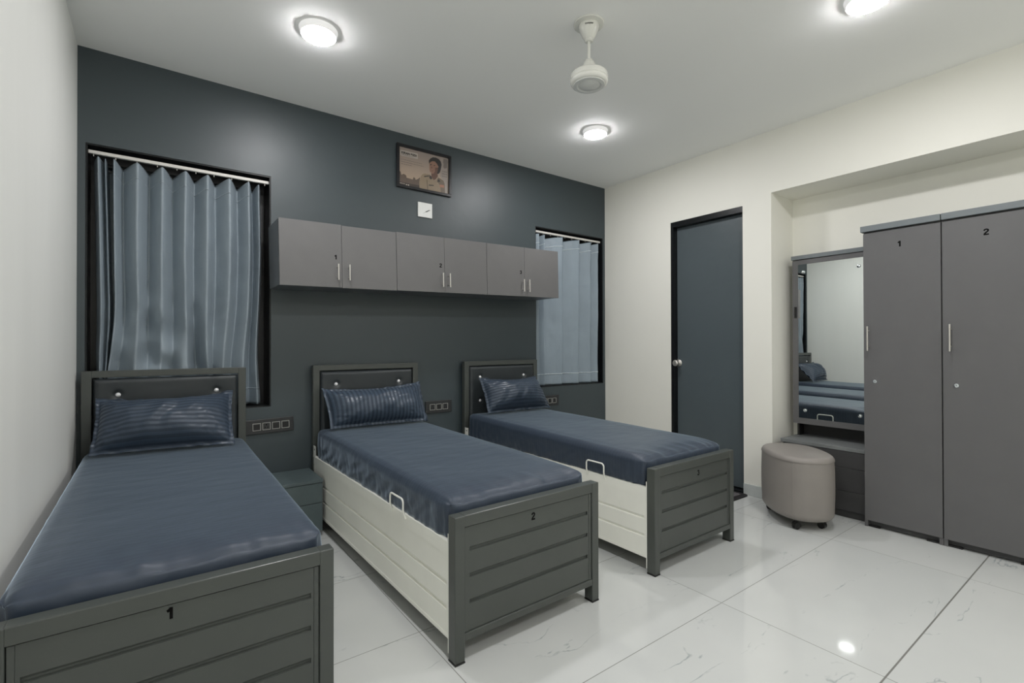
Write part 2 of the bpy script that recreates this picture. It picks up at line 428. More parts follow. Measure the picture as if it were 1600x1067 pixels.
wr.box(XR, NX + T, YN, NY0, 0, ZC)
struct(wr.build('wall_right', 'cream'), 'cream wall with the door and the wardrobe niche')
bs = MB()
bs.box(XR - 0.011, XR - 0.0005, NY1 + 0.0, DOOR[0] - 0.002, 0.0, 0.086, 0.002)
bs.box(XR - 0.011, XR - 0.0005, DOOR[1] + 0.002, YB - 0.002, 0.0, 0.086, 0.002)
struct(bs.build('baseboard_right', 'skirt'), 'pale grey tile skirting at the foot of the cream wall')
bs = MB(); bs.box(0.84, 3.67, YB - 0.011, YB - 0.0005, 0.0, 0.086, 0.002)
struct(bs.build('baseboard_back', 'skirt'))

# windows: black granite lining, dark sliding sashes behind the curtains
def window(n, W, label):
    x0, x1, z0, z1 = W
    g = MB()
    t = 0.008
    g.box(x0, x0 + t, YB + 0.004, YB + 0.23, z0, z1); g.box(x1 - t, x1, YB + 0.004, YB + 0.23, z0, z1)
    g.box(x0 + t, x1 - t, YB + 0.004, YB + 0.23, z1 - t, z1); g.box(x0 + t, x1 - t, YB + 0.004, YB + 0.23, z0, z0 + t)
    root = struct(g.build('window_%d' % n, 'granite'), label)
    s = MB(); xm = (x0 + x1) / 2
    for a, b, y in ((x0 + t, xm + 0.02, YB + 0.17), (xm - 0.02, x1 - t, YB + 0.20)):
        s.box(a, a + 0.035, y, y + 0.025, z0 + t, z1 - t); s.box(b - 0.035, b, y, y + 0.025, z0 + t, z1 - t)
        s.box(a + 0.035, b - 0.035, y, y + 0.025, z0 + t, z0 + t + 0.04); s.box(a + 0.035, b - 0.035, y, y + 0.025, z1 - t - 0.04, z1 - t)
    s.build('window_sash', 'black', root)
    for a, b, y in ((x0 + t, xm + 0.02, YB + 0.18), (xm - 0.02, x1 - t, YB + 0.21)):
        MB().box(a + 0.034, b - 0.034, y, y + 0.005, z0 + t + 0.038, z1 - t - 0.038).build('pane', 'glass', root)
    return root
window(1, W1, 'dark window recess behind the heavy grey-blue curtain')
window(2, W2, 'dark window recess behind the sheer pale blue curtain')

# door with black granite lining
g = MB()
g.box(XR + 0.003, XR + 0.155, DOOR[1] - 0.027, DOOR[1] - 0.0005, 0, DOOR[2] - 0.0005)
g.box(XR + 0.003, XR + 0.155, DOOR[0] + 0.0005, DOOR[1] - 0.027, DOOR[2] - 0.045, DOOR[2] - 0.0005)
g.box(XR - 0.004, XR + 0.155, DOOR[0] + 0.0005, DOOR[1] - 0.027, 0.0, 0.016)
door = struct(g.build('door_1', 'granite'), 'tall slate grey flush door in a black stone lining')
MB().box(XR + 0.055, XR + 0.09, DOOR[0] + 0.003, DOOR[1] - 0.029, 0.024, DOOR[2] - 0.047, 0.002).build('door_leaf', 'door', door)
k = MB()
ky, kz, kx = 2.588, 0.998, XR + 0.0548
k.lathe([(0.0, 0.0), (0.030, 0.0), (0.030, -0.004), (0.022, -0.009), (0.012, -0.012), (0.011, -0.028), (0.020, -0.036), (0.0265, -0.047), (0.0265, -0.058), (0.020, -0.066), (0.0, -0.068)], 32, (kx, ky, kz), 'X')
kn = k.build('door_knob', 'chrome', door); kn['label'] = 'round brushed metal door knob'
MB().box(XR + 0.0535, XR + 0.0555, 2.5965, 2.6025, 0.96, 1.035).build('latch_plate', 'chrome', door)

# ================================================================== CEILING LAMPS
def ceiling_lamp(x, y, label, first=[None]):
    if first[0] is None:
        r = thing('ceiling_light', label, 'ceiling light', (x, y, ZC), group='round surface-mounted ceiling lamps')
        MB().lathe([(0.0, -0.0005), (0.092, -0.0005), (0.091, -0.004), (0.0872, -0.020), (0.083, -0.0275), (0.0808, -0.0275), (0.0, -0.025)], 48).build('housing', 'lamp_rim', r)
        MB().lathe([(0.0805, -0.0272), (0.0803, -0.0302), (0.0780, -0.0320), (0.070, -0.0332), (0.0, -0.0340)], 48).build('diffuser', 'lamp', r)
        first[0] = r
        return r
    r = first[0].copy(); COL.objects.link(r); r.location = (x, y, ZC); r['label'] = label
    for ch in first[0].children:
        c = ch.copy(); COL.objects.link(c); c.parent = r
    return r
ceiling_lamp(0.661, 2.541, 'glowing round ceiling lamp left of the fan, above beds 1 and 2')
ceiling_lamp(2.635, 2.530, 'glowing round ceiling lamp just behind the fan, near the far corner')
ceiling_lamp(2.625, 0.813, 'glowing round ceiling lamp at the top edge, right of the fan')
ceiling_lamp(0.661, 0.813, 'round ceiling lamp nearly above the viewer, left side')
ceiling_lamp(0.661, -0.905, 'round ceiling lamp behind the viewer, left side')
ceiling_lamp(2.625, -0.905, 'round ceiling lamp behind the viewer, right side')

# ================================================================== CEILING FAN (bladeless in view)
fx_, fy_ = 1.728, 1.700
fan = thing('ceiling_fan', 'ivory ceiling fan motor on a short down rod, no blades in view', 'fan', (fx_, fy_, ZC))
MB().lathe([(0.0, -0.0008), (0.075, -0.0008), (0.075, -0.004), (0.072, -0.007), (0.050, -0.009), (0.0, -0.009)], 64).build('ceiling_plate', 'fan', fan)
cone = [(0.049, -0.0092), (0.0495, -0.022), (0.045, -0.035), (0.034, -0.060), (0.0245, -0.076), (0.021, -0.079), (0.021, -0.086), (0.0165, -0.090), (0.0, -0.090)]
MB().lathe([(0.0, -0.0092)] + cone, 64).build('upper_canopy', 'fan', fan)
MB().lathe([(0.0, -0.0902), (0.0075, -0.0902), (0.0075, -0.186), (0.0, -0.186)], 24).build('down_rod', 'fan', fan)
MB().lathe([(0.0, -0.178), (0.014, -0.178), (0.022, -0.184), (0.031, -0.205), (0.048, -0.243), (0.0, -0.243)], 64).build('lower_canopy', 'fan', fan)
MB().lathe([(0.0, -0.2432), (0.045, -0.2432), (0.052, -0.2435), (0.078, -0.246), (0.0885, -0.251), (0.0925, -0.259), (0.0930, -0.278), (0.0905, -0.281), (0.0925, -0.284), (0.0925, -0.291), (0.0860, -0.300), (0.078, -0.304), (0.0, -0.304)], 72).build('motor_housing', 'fan', fan)
bt = MB().lathe([(0.0, -0.3042), (0.077, -0.3042), (0.076, -0.3075), (0.060, -0.3095), (0.056, -0.306), (0.052, -0.3055), (0.040, -0.313), (0.0, -0.317)], 64).build('bottom_cover', 'fanbottom', fan)
bt['label'] = 'greyer shallow dish under the motor'
ang0 = math.atan2(-fy_, -fx_) + 0.03
def fan_bend(a, b, c):
    z = -0.026 + b
    r = 0.0492 + c + 0.0004
    if z < -0.022: r = 0.0495 - 0.0045 * (-(z + 0.022) / 0.013) + c + 0.0006
    th = ang0 + a / 0.0485
    return Vector((r * math.cos(th), r * math.sin(th), z))
t_ = text_mesh('brand_lettering', 'Crompton', 0.0105, 'ink', fan, (0, 0, 0), (1, 0, 0), (0, 0, 1), extrude=0.0003, bold=0.02, fit=0.040, bend=fan_bend)

# ================================================================== BEDS
BW = 0.757
def grooved_panel(mb, x0, x1, yf, thick, z0, z1, grooves, gw=0.017, gd=0.0065, inset=0.022, axis='X', sgn=1):
    """sheet-metal panel, grooves pressed in between plain end strips; yf is the outer face, thickness goes by sgn"""
    zs = sorted(grooves)
    prof = [(yf, z0)]
    for g in zs:
        prof += [(yf, g - gw / 2), (yf + sgn * gd, g - gw / 2 + gw * 0.12), (yf + sgn * gd * 0.85, g + gw / 2 - gw * 0.45), (yf, g + gw / 2)]
    prof += [(yf, z1), (yf + sgn * thick, z1), (yf + sgn * thick, z0)]
    if axis == 'X':
        mb.prism(prof, 'X', x0 + inset, x1 - inset)
        mb.box(x0, x0 + inset, min(yf, yf + sgn * thick), max(yf, yf + sgn * thick), z0, z1)
        mb.box(x1 - inset, x1, min(yf, yf + sgn * thick), max(yf, yf + sgn * thick), z0, z1)
    else:
        mb.prism(prof, 'Y', x0 + inset, x1 - inset)
        mb.box(min(yf, yf + sgn * thick), max(yf, yf + sgn * thick), x0, x0 + inset, z0, z1)
        mb.box(min(yf, yf + sgn * thick), max(yf, yf + sgn * thick), x1 - inset, x1, z0, z1)

def crystal_button_bm():
    mb = MB(); r = 0.0125
    mb.lathe([(0.0, -0.0095), (0.005, -0.0090), (0.0090, -0.0060), (r, -0.001), (r * 0.85, 0.004), (0.0, 0.005)], 10, (0, 0, 0), 'Y', smooth=False)
    return mb

def make_bed(num, x, y, rz, label, handle_y, nx, nz_):
    L_ = 1.850
    root = thing('single_bed', label, 'bed', (x, y, 0), rz, 'grey steel single beds')
    # footboard frame
    f = MB(); pw, pd, H = 0.042, 0.050, 0.537
    for a in (0.0, BW - pw):
        f.box(a, a + pw, 0.0, pd, 0.0066, H - 0.0006, 0.0035)
    f.box(pw - 0.002, BW - pw + 0.002, 0.0012, pd - 0.001, H - 0.043, H, 0.003)
    f.box(pw - 0.002, BW - pw + 0.002, 0.0012, pd - 0.001, 0.078, 0.106, 0.003)
    ff = f.build('footboard_frame', 'bed', root)
    for a in (0.0, BW - pw):
        MB().box(a - 0.0004, a + pw + 0.0004, -0.0004, pd + 0.0004, 0.0, 0.0065, 0.001).build('rubber_foot', 'rubber', ff)
    p = MB()
    # inner thin frame with a hairline gap to the posts, then the grooved sheet
    x0, x1 = pw + 0.0025, BW - pw - 0.0025
    p.box(x0, x0 + 0.013, 0.006, 0.030, 0.1075, H - 0.0455); p.box(x1 - 0.013, x1, 0.006, 0.030, 0.1075, H - 0.0455)
    grooved_panel(p, x0 + 0.0135, x1 - 0.0135, 0.0075, 0.020, 0.1078, H - 0.0458, (0.214, 0.311, 0.408), inset=0.008)
    fp = p.build('footboard_panel', 'bed', root)
    digit('number', str(num), 0.030, fp, (nx, 0.0074, nz_), (1, 0, 0))
    # headboard
    h = MB(); y0 = L_ - 0.040; HH = 1.030
    for a in (0.0, BW - pw): h.box(a, a + pw, y0, L_, 0.0066, HH - 0.0006, 0.003)
    h.box(pw - 0.002, BW - pw + 0.002, y0 + 0.001, L_ - 0.001, HH - 0.037, HH, 0.003)
    h.box(pw - 0.002, BW - pw + 0.002, y0 + 0.001, L_ - 0.001, 0.33, 0.36, 0.003)
    hf = h.build('headboard_frame', 'bed', root)
    for a in (0.0, BW - pw): MB().box(a - 0.0004, a + pw + 0.0004, y0 - 0.0004, L_ + 0.0004, 0.0, 0.0065, 0.001).build('rubber_foot', 'rubber', hf)
    bx = [(0.150, 0.899), (0.603, 0.899), (0.150, 0.708), (0.603, 0.708)]
    ux0, ux1, uz0, uz1 = pw + 0.006, BW - pw - 0.004, 0.362, HH - 0.043
    def pad(u, v):
        X, Z = ux0 + (ux1 - ux0) * u, uz0 + (uz1 - uz0) * v
        e = min(1.0, min(u, 1 - u) * (ux1 - ux0) / 0.022, min(v, 1 - v) * (uz1 - uz0) / 0.022)
        d = 0.020 * math.sqrt(max(0.0, 1 - (1 - e) ** 2))
        for qx, qz in bx:
            rr2 = (X - qx) ** 2 + (Z - qz) ** 2
            d -= 0.013 * math.exp(-rr2 / (2 * 0.013 ** 2)) + 0.004 * math.exp(-rr2 / (2 * 0.05 ** 2))
        d += 0.0012 * noise.noise(Vector((X * 9, Z * 9, num)))
        return Vector((X, y0 + 0.012 - d, Z))
    pm = MB(); pm.grid(90, 80, pad)
    pm.box(ux0, ux1, y0 + 0.0122, y0 + 0.030, uz0, uz1)
    hp = pm.build('headboard_cushion', 'leather', root)
    for qx, qz in bx:
        bo = crystal_button_bm().build('crystal_button', 'crystal', hp)
        bo.location = (qx, y0 + 0.012 - 0.020 + 0.0165 - 0.004, qz)
    # white side boxes
    for side in (0, 1):
        s = MB()
        xf = 0.004 if side == 0 else BW - 0.004
        sg = 1 if side == 0 else -1
        grooved_panel(s, pd + 0.004, y0 - 0.004, xf, 0.018, 0.076, 0.435, (0.187, 0.279), gw=0.018, gd=0.008, inset=0.016, axis='Y', sgn=sg)
        # raised hairlines near top and bottom, rolled top edge
        xa, xb = (xf - 0.0012, xf) if side == 0 else (xf, xf + 0.0012)
        s.box(xa, xb, pd + 0.004, y0 - 0.004, 0.384, 0.435); s.box(xa, xb, pd + 0.004, y0 - 0.004, 0.076, 0.092)
        so = s.build('side_panel', 'bedwhite', root)
        b_ = MB()
        xa, xb = (0.0015, 0.0028) if side == 0 else (BW - 0.0028, BW - 0.0015)
        b_.box(xa, xb, y0 - 0.050, y0 - 0.0005, 0.43, 0.505)
        b_.build('fixing_plate', 'bedwhite', so)
        xa2, xb2 = (0.0004, 0.0014) if side == 0 else (BW - 0.0014, BW - 0.0004)
        MB().lathe([(0.0, 0.0006), (0.0055, 0.0006), (0.0055, -0.0006), (0.0, -0.0006)], 16, ((xa2 + xb2) / 2, y0 - 0.026, 0.482), 'X').build('bolt_hole', 'ink', so)
        MB().box(xa, xb, pd + 0.0006, pd + 0.0055, 0.025, 0.465).build('fixing_plate', 'bedwhite', so)
    MB().box(0.024, BW - 0.024, pd + 0.006, y0 - 0.006, 0.080, 0.092).build('box_bottom', 'bed', root)
    MB().box(0.024, BW - 0.024, pd + 0.006, y0 - 0.006, 0.405, 0.418).build('lift_up_deck', 'bedwhite', root)
    # lifting handle
    if handle_y is not None:
        ha, hb = handle_y
        r_ = 0.018; xo = -0.010; zt = 0.503
        pts = [(0.0005, ha, 0.418), (xo + 0.002, ha, 0.446), (xo, ha, 0.455), (xo, ha, zt - r_)]
        for k_ in range(1, 6):
            a = PI / 2 * k_ / 5; pts.append((xo, ha + r_ * (1 - math.cos(a)), zt - r_ + r_ * math.sin(a)))
        for k_ in range(0, 6):
            a = PI / 2 * k_ / 5; pts.append((xo, hb - r_ + r_ * math.sin(a), zt - r_ + r_ * math.cos(a)))
        pts += [(xo, hb, 0.455), (xo + 0.002, hb, 0.446), (0.0005, hb, 0.418)]
        MB().tube(pts, 0.0042, 10).build('lift_handle', 'bedwhite', root)
        MB().tube([(BW - p_[0], p_[1] - 0.012, p_[2]) for p_ in pts], 0.0042, 10).build('lift_handle', 'bedwhite', root)
    return root

BEDS = {1: (-0.311, 1.536, 0.0), 2: (0.873, 1.536, math.radians(1.15)), 3: (2.014, 1.534, math.radians(0.75))}
make_bed(1, *BEDS[1], 'nearest grey steel bed against the left wall, black number 1 on its footboard', None, 0.343, 0.4695)
make_bed(2, *BEDS[2], 'middle grey steel bed with cream side panel, black number 2 on its footboard', (0.415, 0.550), 0.375, 0.4625)
make_bed(3, *BEDS[3], 'far grey steel bed by the door, black number 3 on its footboard', (0.330, 0.462), 0.397, 0.4575)

# mattresses with fitted sheets
def mattress(num, label, seed, sag=0.0):
    x, y, rz = BEDS[num]
    x0, x1, y0, y1 = 0.010, BW - 0.010, 0.062, 1.792
    zb = 0.4365 if num != 9 else 0.44
    zt0, zt1 = 0.583, 0.612
    R = 0.042
    bm = bmesh.new()
    NX_, NY_, NZ_ = 74, 170, 14
    cache = {}
    def shape(i, j, k):
        key = (i, j, k)
        if key in cache: return cache[key]
        u, v, w = i / NX_, j / NY_, k / NZ_
        X, Y = x0 + (x1 - x0) * u, y0 + (y1 - y0) * v
        zt = zt0 + (zt1 - zt0) * v
        Z = zb + (zt - zb) * w
        # rounded box
        rc = 0.06
        cx, cy, cz = min(max(X, x0 + R), x1 - R), min(max(Y, y0 + R), y1 - R), min(max(Z, zb + 0.008), zt - R)
        # vertical corner rounding in plan
        ccx, ccy = min(max(X, x0 + rc), x1 - rc), min(max(Y, y0 + rc), y1 - rc)
        p = Vector((X, Y, Z))
        d = Vector((X - cx, Y - cy, max(Z - cz, 0.0)))
        if d.length > 1e-9: 
            q = Vector((cx, cy, min(Z, cz) if Z < cz else cz)) + d.normalized() * min(R, d.length) if d.length > R else p.copy()
            p = q
        dd = Vector((p.x - ccx, p.y - ccy, 0))
        if abs(p.x - ccx) > 1e-9 and abs(p.y - ccy) > 1e-9 and dd.length > rc: 
            s_ = rc / dd.length; p.x, p.y = ccx + dd.x * s_, ccy + dd.y * s_
        # crown and wrinkles on the top
        top = max(0.0, min(1.0, (Z - (zt - 0.02)) / 0.02))
        ed = min(X - x0, x1 - X, Y - y0, y1 - Y)
        crown = 0.006 * min(1.0, ed / 0.10)
        n1 = noise.noise(Vector((X * 4 + seed, Y * 3, 0.3)))
        n2 = noise.noise(Vector((X * 11, Y * 17 + seed, 1.3)))
        # diagonal creases running from the corners / foot edge
        foot = math.exp(-((Y - y0) / 0.10) ** 2)
        crs = noise.noise(Vector((X * 14 + seed * 3, Y * 5 + X * 9, 7.7)))
        p.z += top * (crown + 0.0026 * n1 + 0.0007 * n2 + 0.014 * foot * crs - 0.010 * foot)
        # side drape: gathers pulled in by the elastic hem
        side = 1.0 - top
        if side > 0:
            per = (Y * 1.0 if (X - x0 < 0.002 or x1 - X < 0.002) else X)
            cor = math.exp(-((min(Y - y0, y1 - Y)) / 0.13) ** 2) if (X - x0 < 0.03 or x1 - X < 0.03) else math.exp(-(min(X - x0, x1 - X) / 0.10) ** 2)
            g1 = math.sin(per * 115 + 9 * noise.noise(Vector((per * 5, seed, 0))))
            g2 = noise.noise(Vector((per * 13 + Z * 22 + seed, Z * 9 - per * 4, 3.1))) + 0.6 * noise.noise(Vector((per * 30 - Z * 20, Z * 14 + per * 9 + seed, 6.1)))
            amp = (0.0042 * cor * g1 + 0.0070 * g2 * (0.35 + 0.65 * (1 - w))) * min(1.0, (1 - w) * 2.2)
            amp -= 0.0015
            nrm = Vector((0, 0, 0))
            if X - x0 < 0.002: nrm.x = -1
            elif x1 - X < 0.002: nrm.x = 1
            if Y - y0 < 0.002: nrm.y = -1
            elif y1 - Y < 0.002: nrm.y = 1
            if nrm.length > 0:
                nrm.normalize()
                lim = 0.0075
                q_ = amp + 0.002 * math.sin(PI * w)
                p += nrm * (lim * math.tanh(q_ / lim) if q_ > 0 else max(-0.016, q_))
        cache[key] = p
        return p
    V = {}
    def vert(i, j, k):
        key = (i, j, k)
        if key not in V: V[key] = bm.verts.new(shape(i, j, k))
        return V[key]
    def quad(a, b, c, d):
        f = bm.faces.new((vert(*a), vert(*b), vert(*c), vert(*d))); f.smooth = True
    for i in range(NX_):
        for j in range(NY_):
            quad((i, j, NZ_), (i + 1, j, NZ_), (i + 1, j + 1, NZ_), (i, j + 1, NZ_))
            quad((i, j, 0), (i, j + 1, 0), (i + 1, j + 1, 0), (i + 1, j, 0))
    for k_ in range(NZ_):
        for i in range(NX_):
            quad((i, 0, k_), (i + 1, 0, k_), (i + 1, 0, k_ + 1), (i, 0, k_ + 1))
            quad((i + 1, NY_, k_), (i, NY_, k_), (i, NY_, k_ + 1), (i + 1, NY_, k_ + 1))
        for j in range(NY_):
            quad((0, j + 1, k_), (0, j, k_), (0, j, k_ + 1), (0, j + 1, k_ + 1))
            quad((NX_, j, k_), (NX_, j + 1, k_), (NX_, j + 1, k_ + 1), (NX_, j, k_ + 1))
    bmesh.ops.recalc_face_normals(bm, faces=bm.faces)
    me = bpy.data.meshes.new('mattress'); bm.to_mesh(me); bm.free(); me.materials.append(M['sheet'])
    o = bpy.data.objects.new('mattress', me); COL.objects.link(o)
    o.location = (x, y, 0); o.rotation_euler = (0, 0, rz)
    return tag(o, label, 'mattress', 'mattresses in navy fitted sheets')
mattress(1, 'navy sheeted mattress on the nearest bed, the one against the left wall', 1.7)
mattress(2, 'navy sheeted mattress on the middle bed', 5.1)
mattress(3, 'navy sheeted mattress on the far bed beside the door', 9.4)

# pillows: oxford pillowcases with a flat flange, leaning on the headboards
def pillow(name_mat, p_bl, p_br, p_tl, p_tr, label, seed, fl=0.019, T_=0.118, seam=False, corner=None):
    """four world corners: bottom left/right on the sheet, top left/right against the headboard"""
    BL, BR, TL, TR = map(Vector, (p_bl, p_br, p_tl, p_tr))
    org = (BL + BR) / 2
    nrm = ((BR - BL).cross(TL - BL)).normalized()
    if nrm.y > 0: nrm = -nrm
    NU, NV = 120, 64
    W_ = (BR - BL).length; H_ = (TL - BL).length
    fu, fv = fl / W_, fl / H_
    def mid(u, v):
        # pincushion: edges pulled in between the corners
        uu, vv = 2 * u - 1, 2 * v - 1
        u2 = 0.5 + 0.5 * uu * (1 - 0.035 * (1 - vv * vv))
        v2 = 0.5 + 0.5 * vv * (1 - (0.20 if vv > 0 else 0.03) * (1 - uu * uu))
        return (BL * (1 - u2) + BR * u2) * (1 - v2) + (TL * (1 - u2) + TR * u2) * v2
    def thick(u, v):
        a = min(1.0, max(0.0, (min(u, 1 - u) - fu) / (0.5 - fu))); b = min(1.0, max(0.0, (min(v, 1 - v) - fv) / (0.5 - fv)))
        ta, tb = 1 - (1 - a) ** 2.6, 1 - (1 - b) ** 2.2
        return (ta ** 0.55) * (tb ** 0.52)
    def flange(u, v):
        d = min(u / fu, (1 - u) / fu, v / fv, (1 - v) / fv)
        return max(0.0, 1 - d) if d < 1 else 0.0
    bm = bmesh.new(); lay = bm.loops.layers.uv.verify()
    for side in (1, -1):
        vs = []
        for j in range(NV + 1):
            row = []
            for i in range(NU + 1):
                u, v = i / NU, j / NV
                t = thick(u, v); fg = flange(u, v)
                n1 = noise.noise(Vector((u * 3.2 + seed, v * 2.4, side))); n2 = noise.noise(Vector((u * 9 + seed, v * 5 - u * 4, side * 2)))
                # radiating creases near the corners
                cd = min(math.hypot(u - a, (v - b) * 0.6) for a in (0, 1) for b in (0, 1))
                rad = math.exp(-(cd / 0.16) ** 2)
                crs = noise.noise(Vector((u * 22 + v * 9 + seed, v * 14 - u * 10, 5.0)))
                hgt = (T_ if side > 0 else T_ * 0.45) * t * (1 + 0.10 * n1 + 0.05 * n2 + 0.30 * rad * crs)
                hgt += (0.006 * n2 * t if side > 0 else 0)
                per = (u if min(v, 1 - v) * H_ < min(u, 1 - u) * W_ else v * 0.6)
                wob = 0.020 * fg * noise.noise(Vector((per * 14 + seed, 2.0 * (u > 0.5), 4.0 * (v > 0.5)))) 
                p = mid(u, v) + nrm * (side * (hgt + 0.0009) + wob + 0.0)
                p.z = max(p.z, 0.613 + (0.0 if side < 0 else 0.0012))
                row.append(bm.verts.new(p - org))
            vs.append(row)
        for j in range(NV):
            for i in range(NU):
                f = bm.faces.new((vs[j][i], vs[j][i + 1], vs[j + 1][i + 1], vs[j + 1][i])); f.smooth = True
                for lp, (a, b) in zip(f.loops, ((i, j), (i + 1, j), (i + 1, j + 1), (i, j + 1))): lp[lay].uv = (a / NU, b / NV)
        if side == 1: front = vs
        else: back = vs
    ring = [(0, i) for i in range(NU)] + [(j, NU) for j in range(NV)] + [(NV, i) for i in range(NU, 0, -1)] + [(j, 0) for j in range(NV, 0, -1)]
    for a, b in zip(ring, ring[1:] + ring[:1]):
        bm.faces.new((front[a[0]][a[1]], front[b[0]][b[1]], back[b[0]][b[1]], back[a[0]][a[1]]))
    bmesh.ops.recalc_face_normals(bm, faces=bm.faces)
    me = bpy.data.meshes.new('pillow'); bm.to_mesh(me); bm.free(); me.materials.append(M[name_mat])
    o = bpy.data.objects.new('pillow', me); COL.objects.link(o); o.location = org
    return tag(o, label, 'pillow', 'navy striped pillows')
pillow('pillow_h', (-0.262, 3.105, 0.628), (0.352, 3.035, 0.628), (-0.250, 3.292, 0.893), (0.370, 3.290, 0.900), 'long navy pillow with horizontal stripes on the nearest bed, against the left wall', 2.2)
pillow('pillow_v', (0.895, 3.165, 0.628), (1.560, 3.125, 0.628), (0.872, 3.290, 0.880), (1.576, 3.290, 0.896), 'navy pillow with upright stripes on the middle bed', 6.6)
pillow('pillow_h', (2.080, 3.145, 0.628), (2.716, 3.135, 0.628), (2.085, 3.285, 0.905), (2.670, 3.285, 0.893), 'plump navy pillow with level stripes on the far bed beside the door', 4.9, T_=0.125)

# ================================================================== CURTAINS
def curtain(name, knots, ztop, zbot, y0, amp, mat, label, seed, scallop=0.028, bulge=0.0, shear=None):
    """knots: (x, depth -1 ridge towards the room .. +1 valley)"""
    NV = 90; sub = 10
    pts = []
    for (xa, da), (xb, db) in zip(knots, knots[1:]):
        for k_ in range(sub):
            t = k_ / sub
            s = (1 - math.cos(PI * t)) / 2; s = 0.25 * s + 0.75 * t
            pts.append((xa + (xb - xa) * t, da + (db - da) * s))
    pts.append(knots[-1])
    xc = (knots[0][0] + knots[-1][0]) / 2; hw = (knots[-1][0] - knots[0][0]) / 2
    def surf(off):
        rows = []
        for j in range(NV + 1):
            v = j / NV     # 0 top .. 1 bottom
            row = []
            for i, (X, D) in enumerate(pts):
                zt = ztop - scallop * max(0.0, (D + 1) / 2) ** 1.3
                Z = zt + (zbot - zt) * v
                zz = (Z - zbot) / (ztop - zbot)
                lowf = max(0.0, 1 - zz / 0.55)
                dx = (0.010 + 0.022 * bulge + 0.05 * bulge * lowf) * v * noise.noise(Vector((X * 5 + seed, v * 2.0, 0)))
                if shear: dx += shear(X, v)
                dy = 0.010 * v * noise.noise(Vector((X * 5 - seed, v * 3.1, 4)))
                dy += 0.004 * noise.noise(Vector((X * 20, v * 12 + seed, 9)))
                if bulge:
                    wx = math.exp(-((X - 0.04) / 0.27) ** 2)
                    dy += bulge * 0.12 * wx * lowf * noise.noise(Vector((X * 11 + seed, v * 10, 1)))
                for cv, ch in ((0.30, 0.0022), (0.62, 0.0022), (0.66, 0.0016)):
                    dy -= ch * math.exp(-((v - cv - 0.01 * noise.noise(Vector((X * 8, cv * 9, 2)))) / 0.006) ** 2)
                am = amp * (1 - 0.25 * v)
                sd = am * D + dy
                row.append(Vector((X + dx, max(y0 + sd, YB + 0.004) + off, Z)))
            rows.append(row)
        return rows
    bm = bmesh.new(); lay = bm.loops.layers.uv.verify()
    rows = surf(0.0)
    vs = [[bm.verts.new(p) for p in r] for r in rows]
    n = len(pts)
    for j in range(NV):
        for i in range(n - 1):
            f = bm.faces.new((vs[j][i], vs[j + 1][i], vs[j + 1][i + 1], vs[j][i + 1])); f.smooth = True
    # stitched hems: thin raised bands near the top and the bottom
    me = bpy.data.meshes.new(name); bm.to_mesh(me); bm.free(); me.materials.append(M[mat])
    o = bpy.data.objects.new(name, me); COL.objects.link(o)
    so = o.modifiers.new('cloth thickness', 'SOLIDIFY'); so.thickness = 0.0012; so.offset = 1
    for nm, va, vb in (('heading_hem', 0.058, 0.0625), ('bottom_hem', 0.925, 0.9300)):
        hb = bmesh.new()
        j0, j1 = va * NV, vb * NV
        def at(i, jj):
            ja = int(jj); t = jj - ja
            return rows[ja][i] * (1 - t) + rows[ja + 1][i] * t
        A = [hb.verts.new(at(i, j0) + Vector((0, -0.0045, 0))) for i in range(n)]
        B = [hb.verts.new(at(i, j1) + Vector((0, -0.0045, 0))) for i in range(n)]
        for i in range(n - 1):
            f = hb.faces.new((A[i], B[i], B[i + 1], A[i + 1])); f.smooth = True
        me = bpy.data.meshes.new(nm); hb.to_mesh(me); hb.free(); me.materials.append(M[mat + '_hem'])
        ho = bpy.data.objects.new(nm, me); COL.objects.link(ho); ho.parent = o
        ho.modifiers.new('cloth thickness', 'SOLIDIFY').thickness = 0.0012
    return tag(o, label, 'curtain')

k1 = [(-0.272, 0.2), (-0.252, -0.9), (-0.232, 0.3), (-0.222, -0.7), (-0.214, 1.7), (-0.198, 1.7), (-0.186, -0.9), (-0.150, 0.9), (-0.083, -1), (-0.030, 1), (0.030, -1), (0.080, 1),
      (0.142, -1), (0.190, 1), (0.252, -1), (0.298, 1), (0.366, -1), (0.418, 1), (0.470, -1), (0.503, 1.0), (0.528, -0.8), (0.545, 0.4)]
curtain('curtain', k1, 2.188, 0.790, YB + 0.066, 0.058, 'curtain', 'grey-blue satin curtain hanging in deep folds in the left window', 3.3, bulge=1.0,
        shear=lambda X, v: (0.028 * v ** 1.2 if X < -0.19 else 0.0))
k2 = [(2.800, -0.5), (2.832, -0.9), (2.815, 0.4), (2.838, 0.9), (2.872, 0.2), (2.905, -0.8), (2.885, 0.5), (2.915, 1.0), (2.985, 0.3), (3.055, -0.5), (3.118, -1.0), (3.095, 0.4), (3.125, 1.0), (3.200, 0.4), (3.270, -0.4),
      (3.338, -1.0), (3.316, 0.4), (3.345, 1.0), (3.410, 0.3), (3.498, -1.0), (3.478, 0.4), (3.505, 0.9), (3.545, 0.2), (3.606, -0.9), (3.590, 0.4), (3.612, 0.8), (3.634, -0.2)]
curtain('curtain', k2, 2.183, 0.786, YB + 0.062, 0.054, 'sheer', 'pale blue sheer curtain in the right window beside the corner', 8.1)
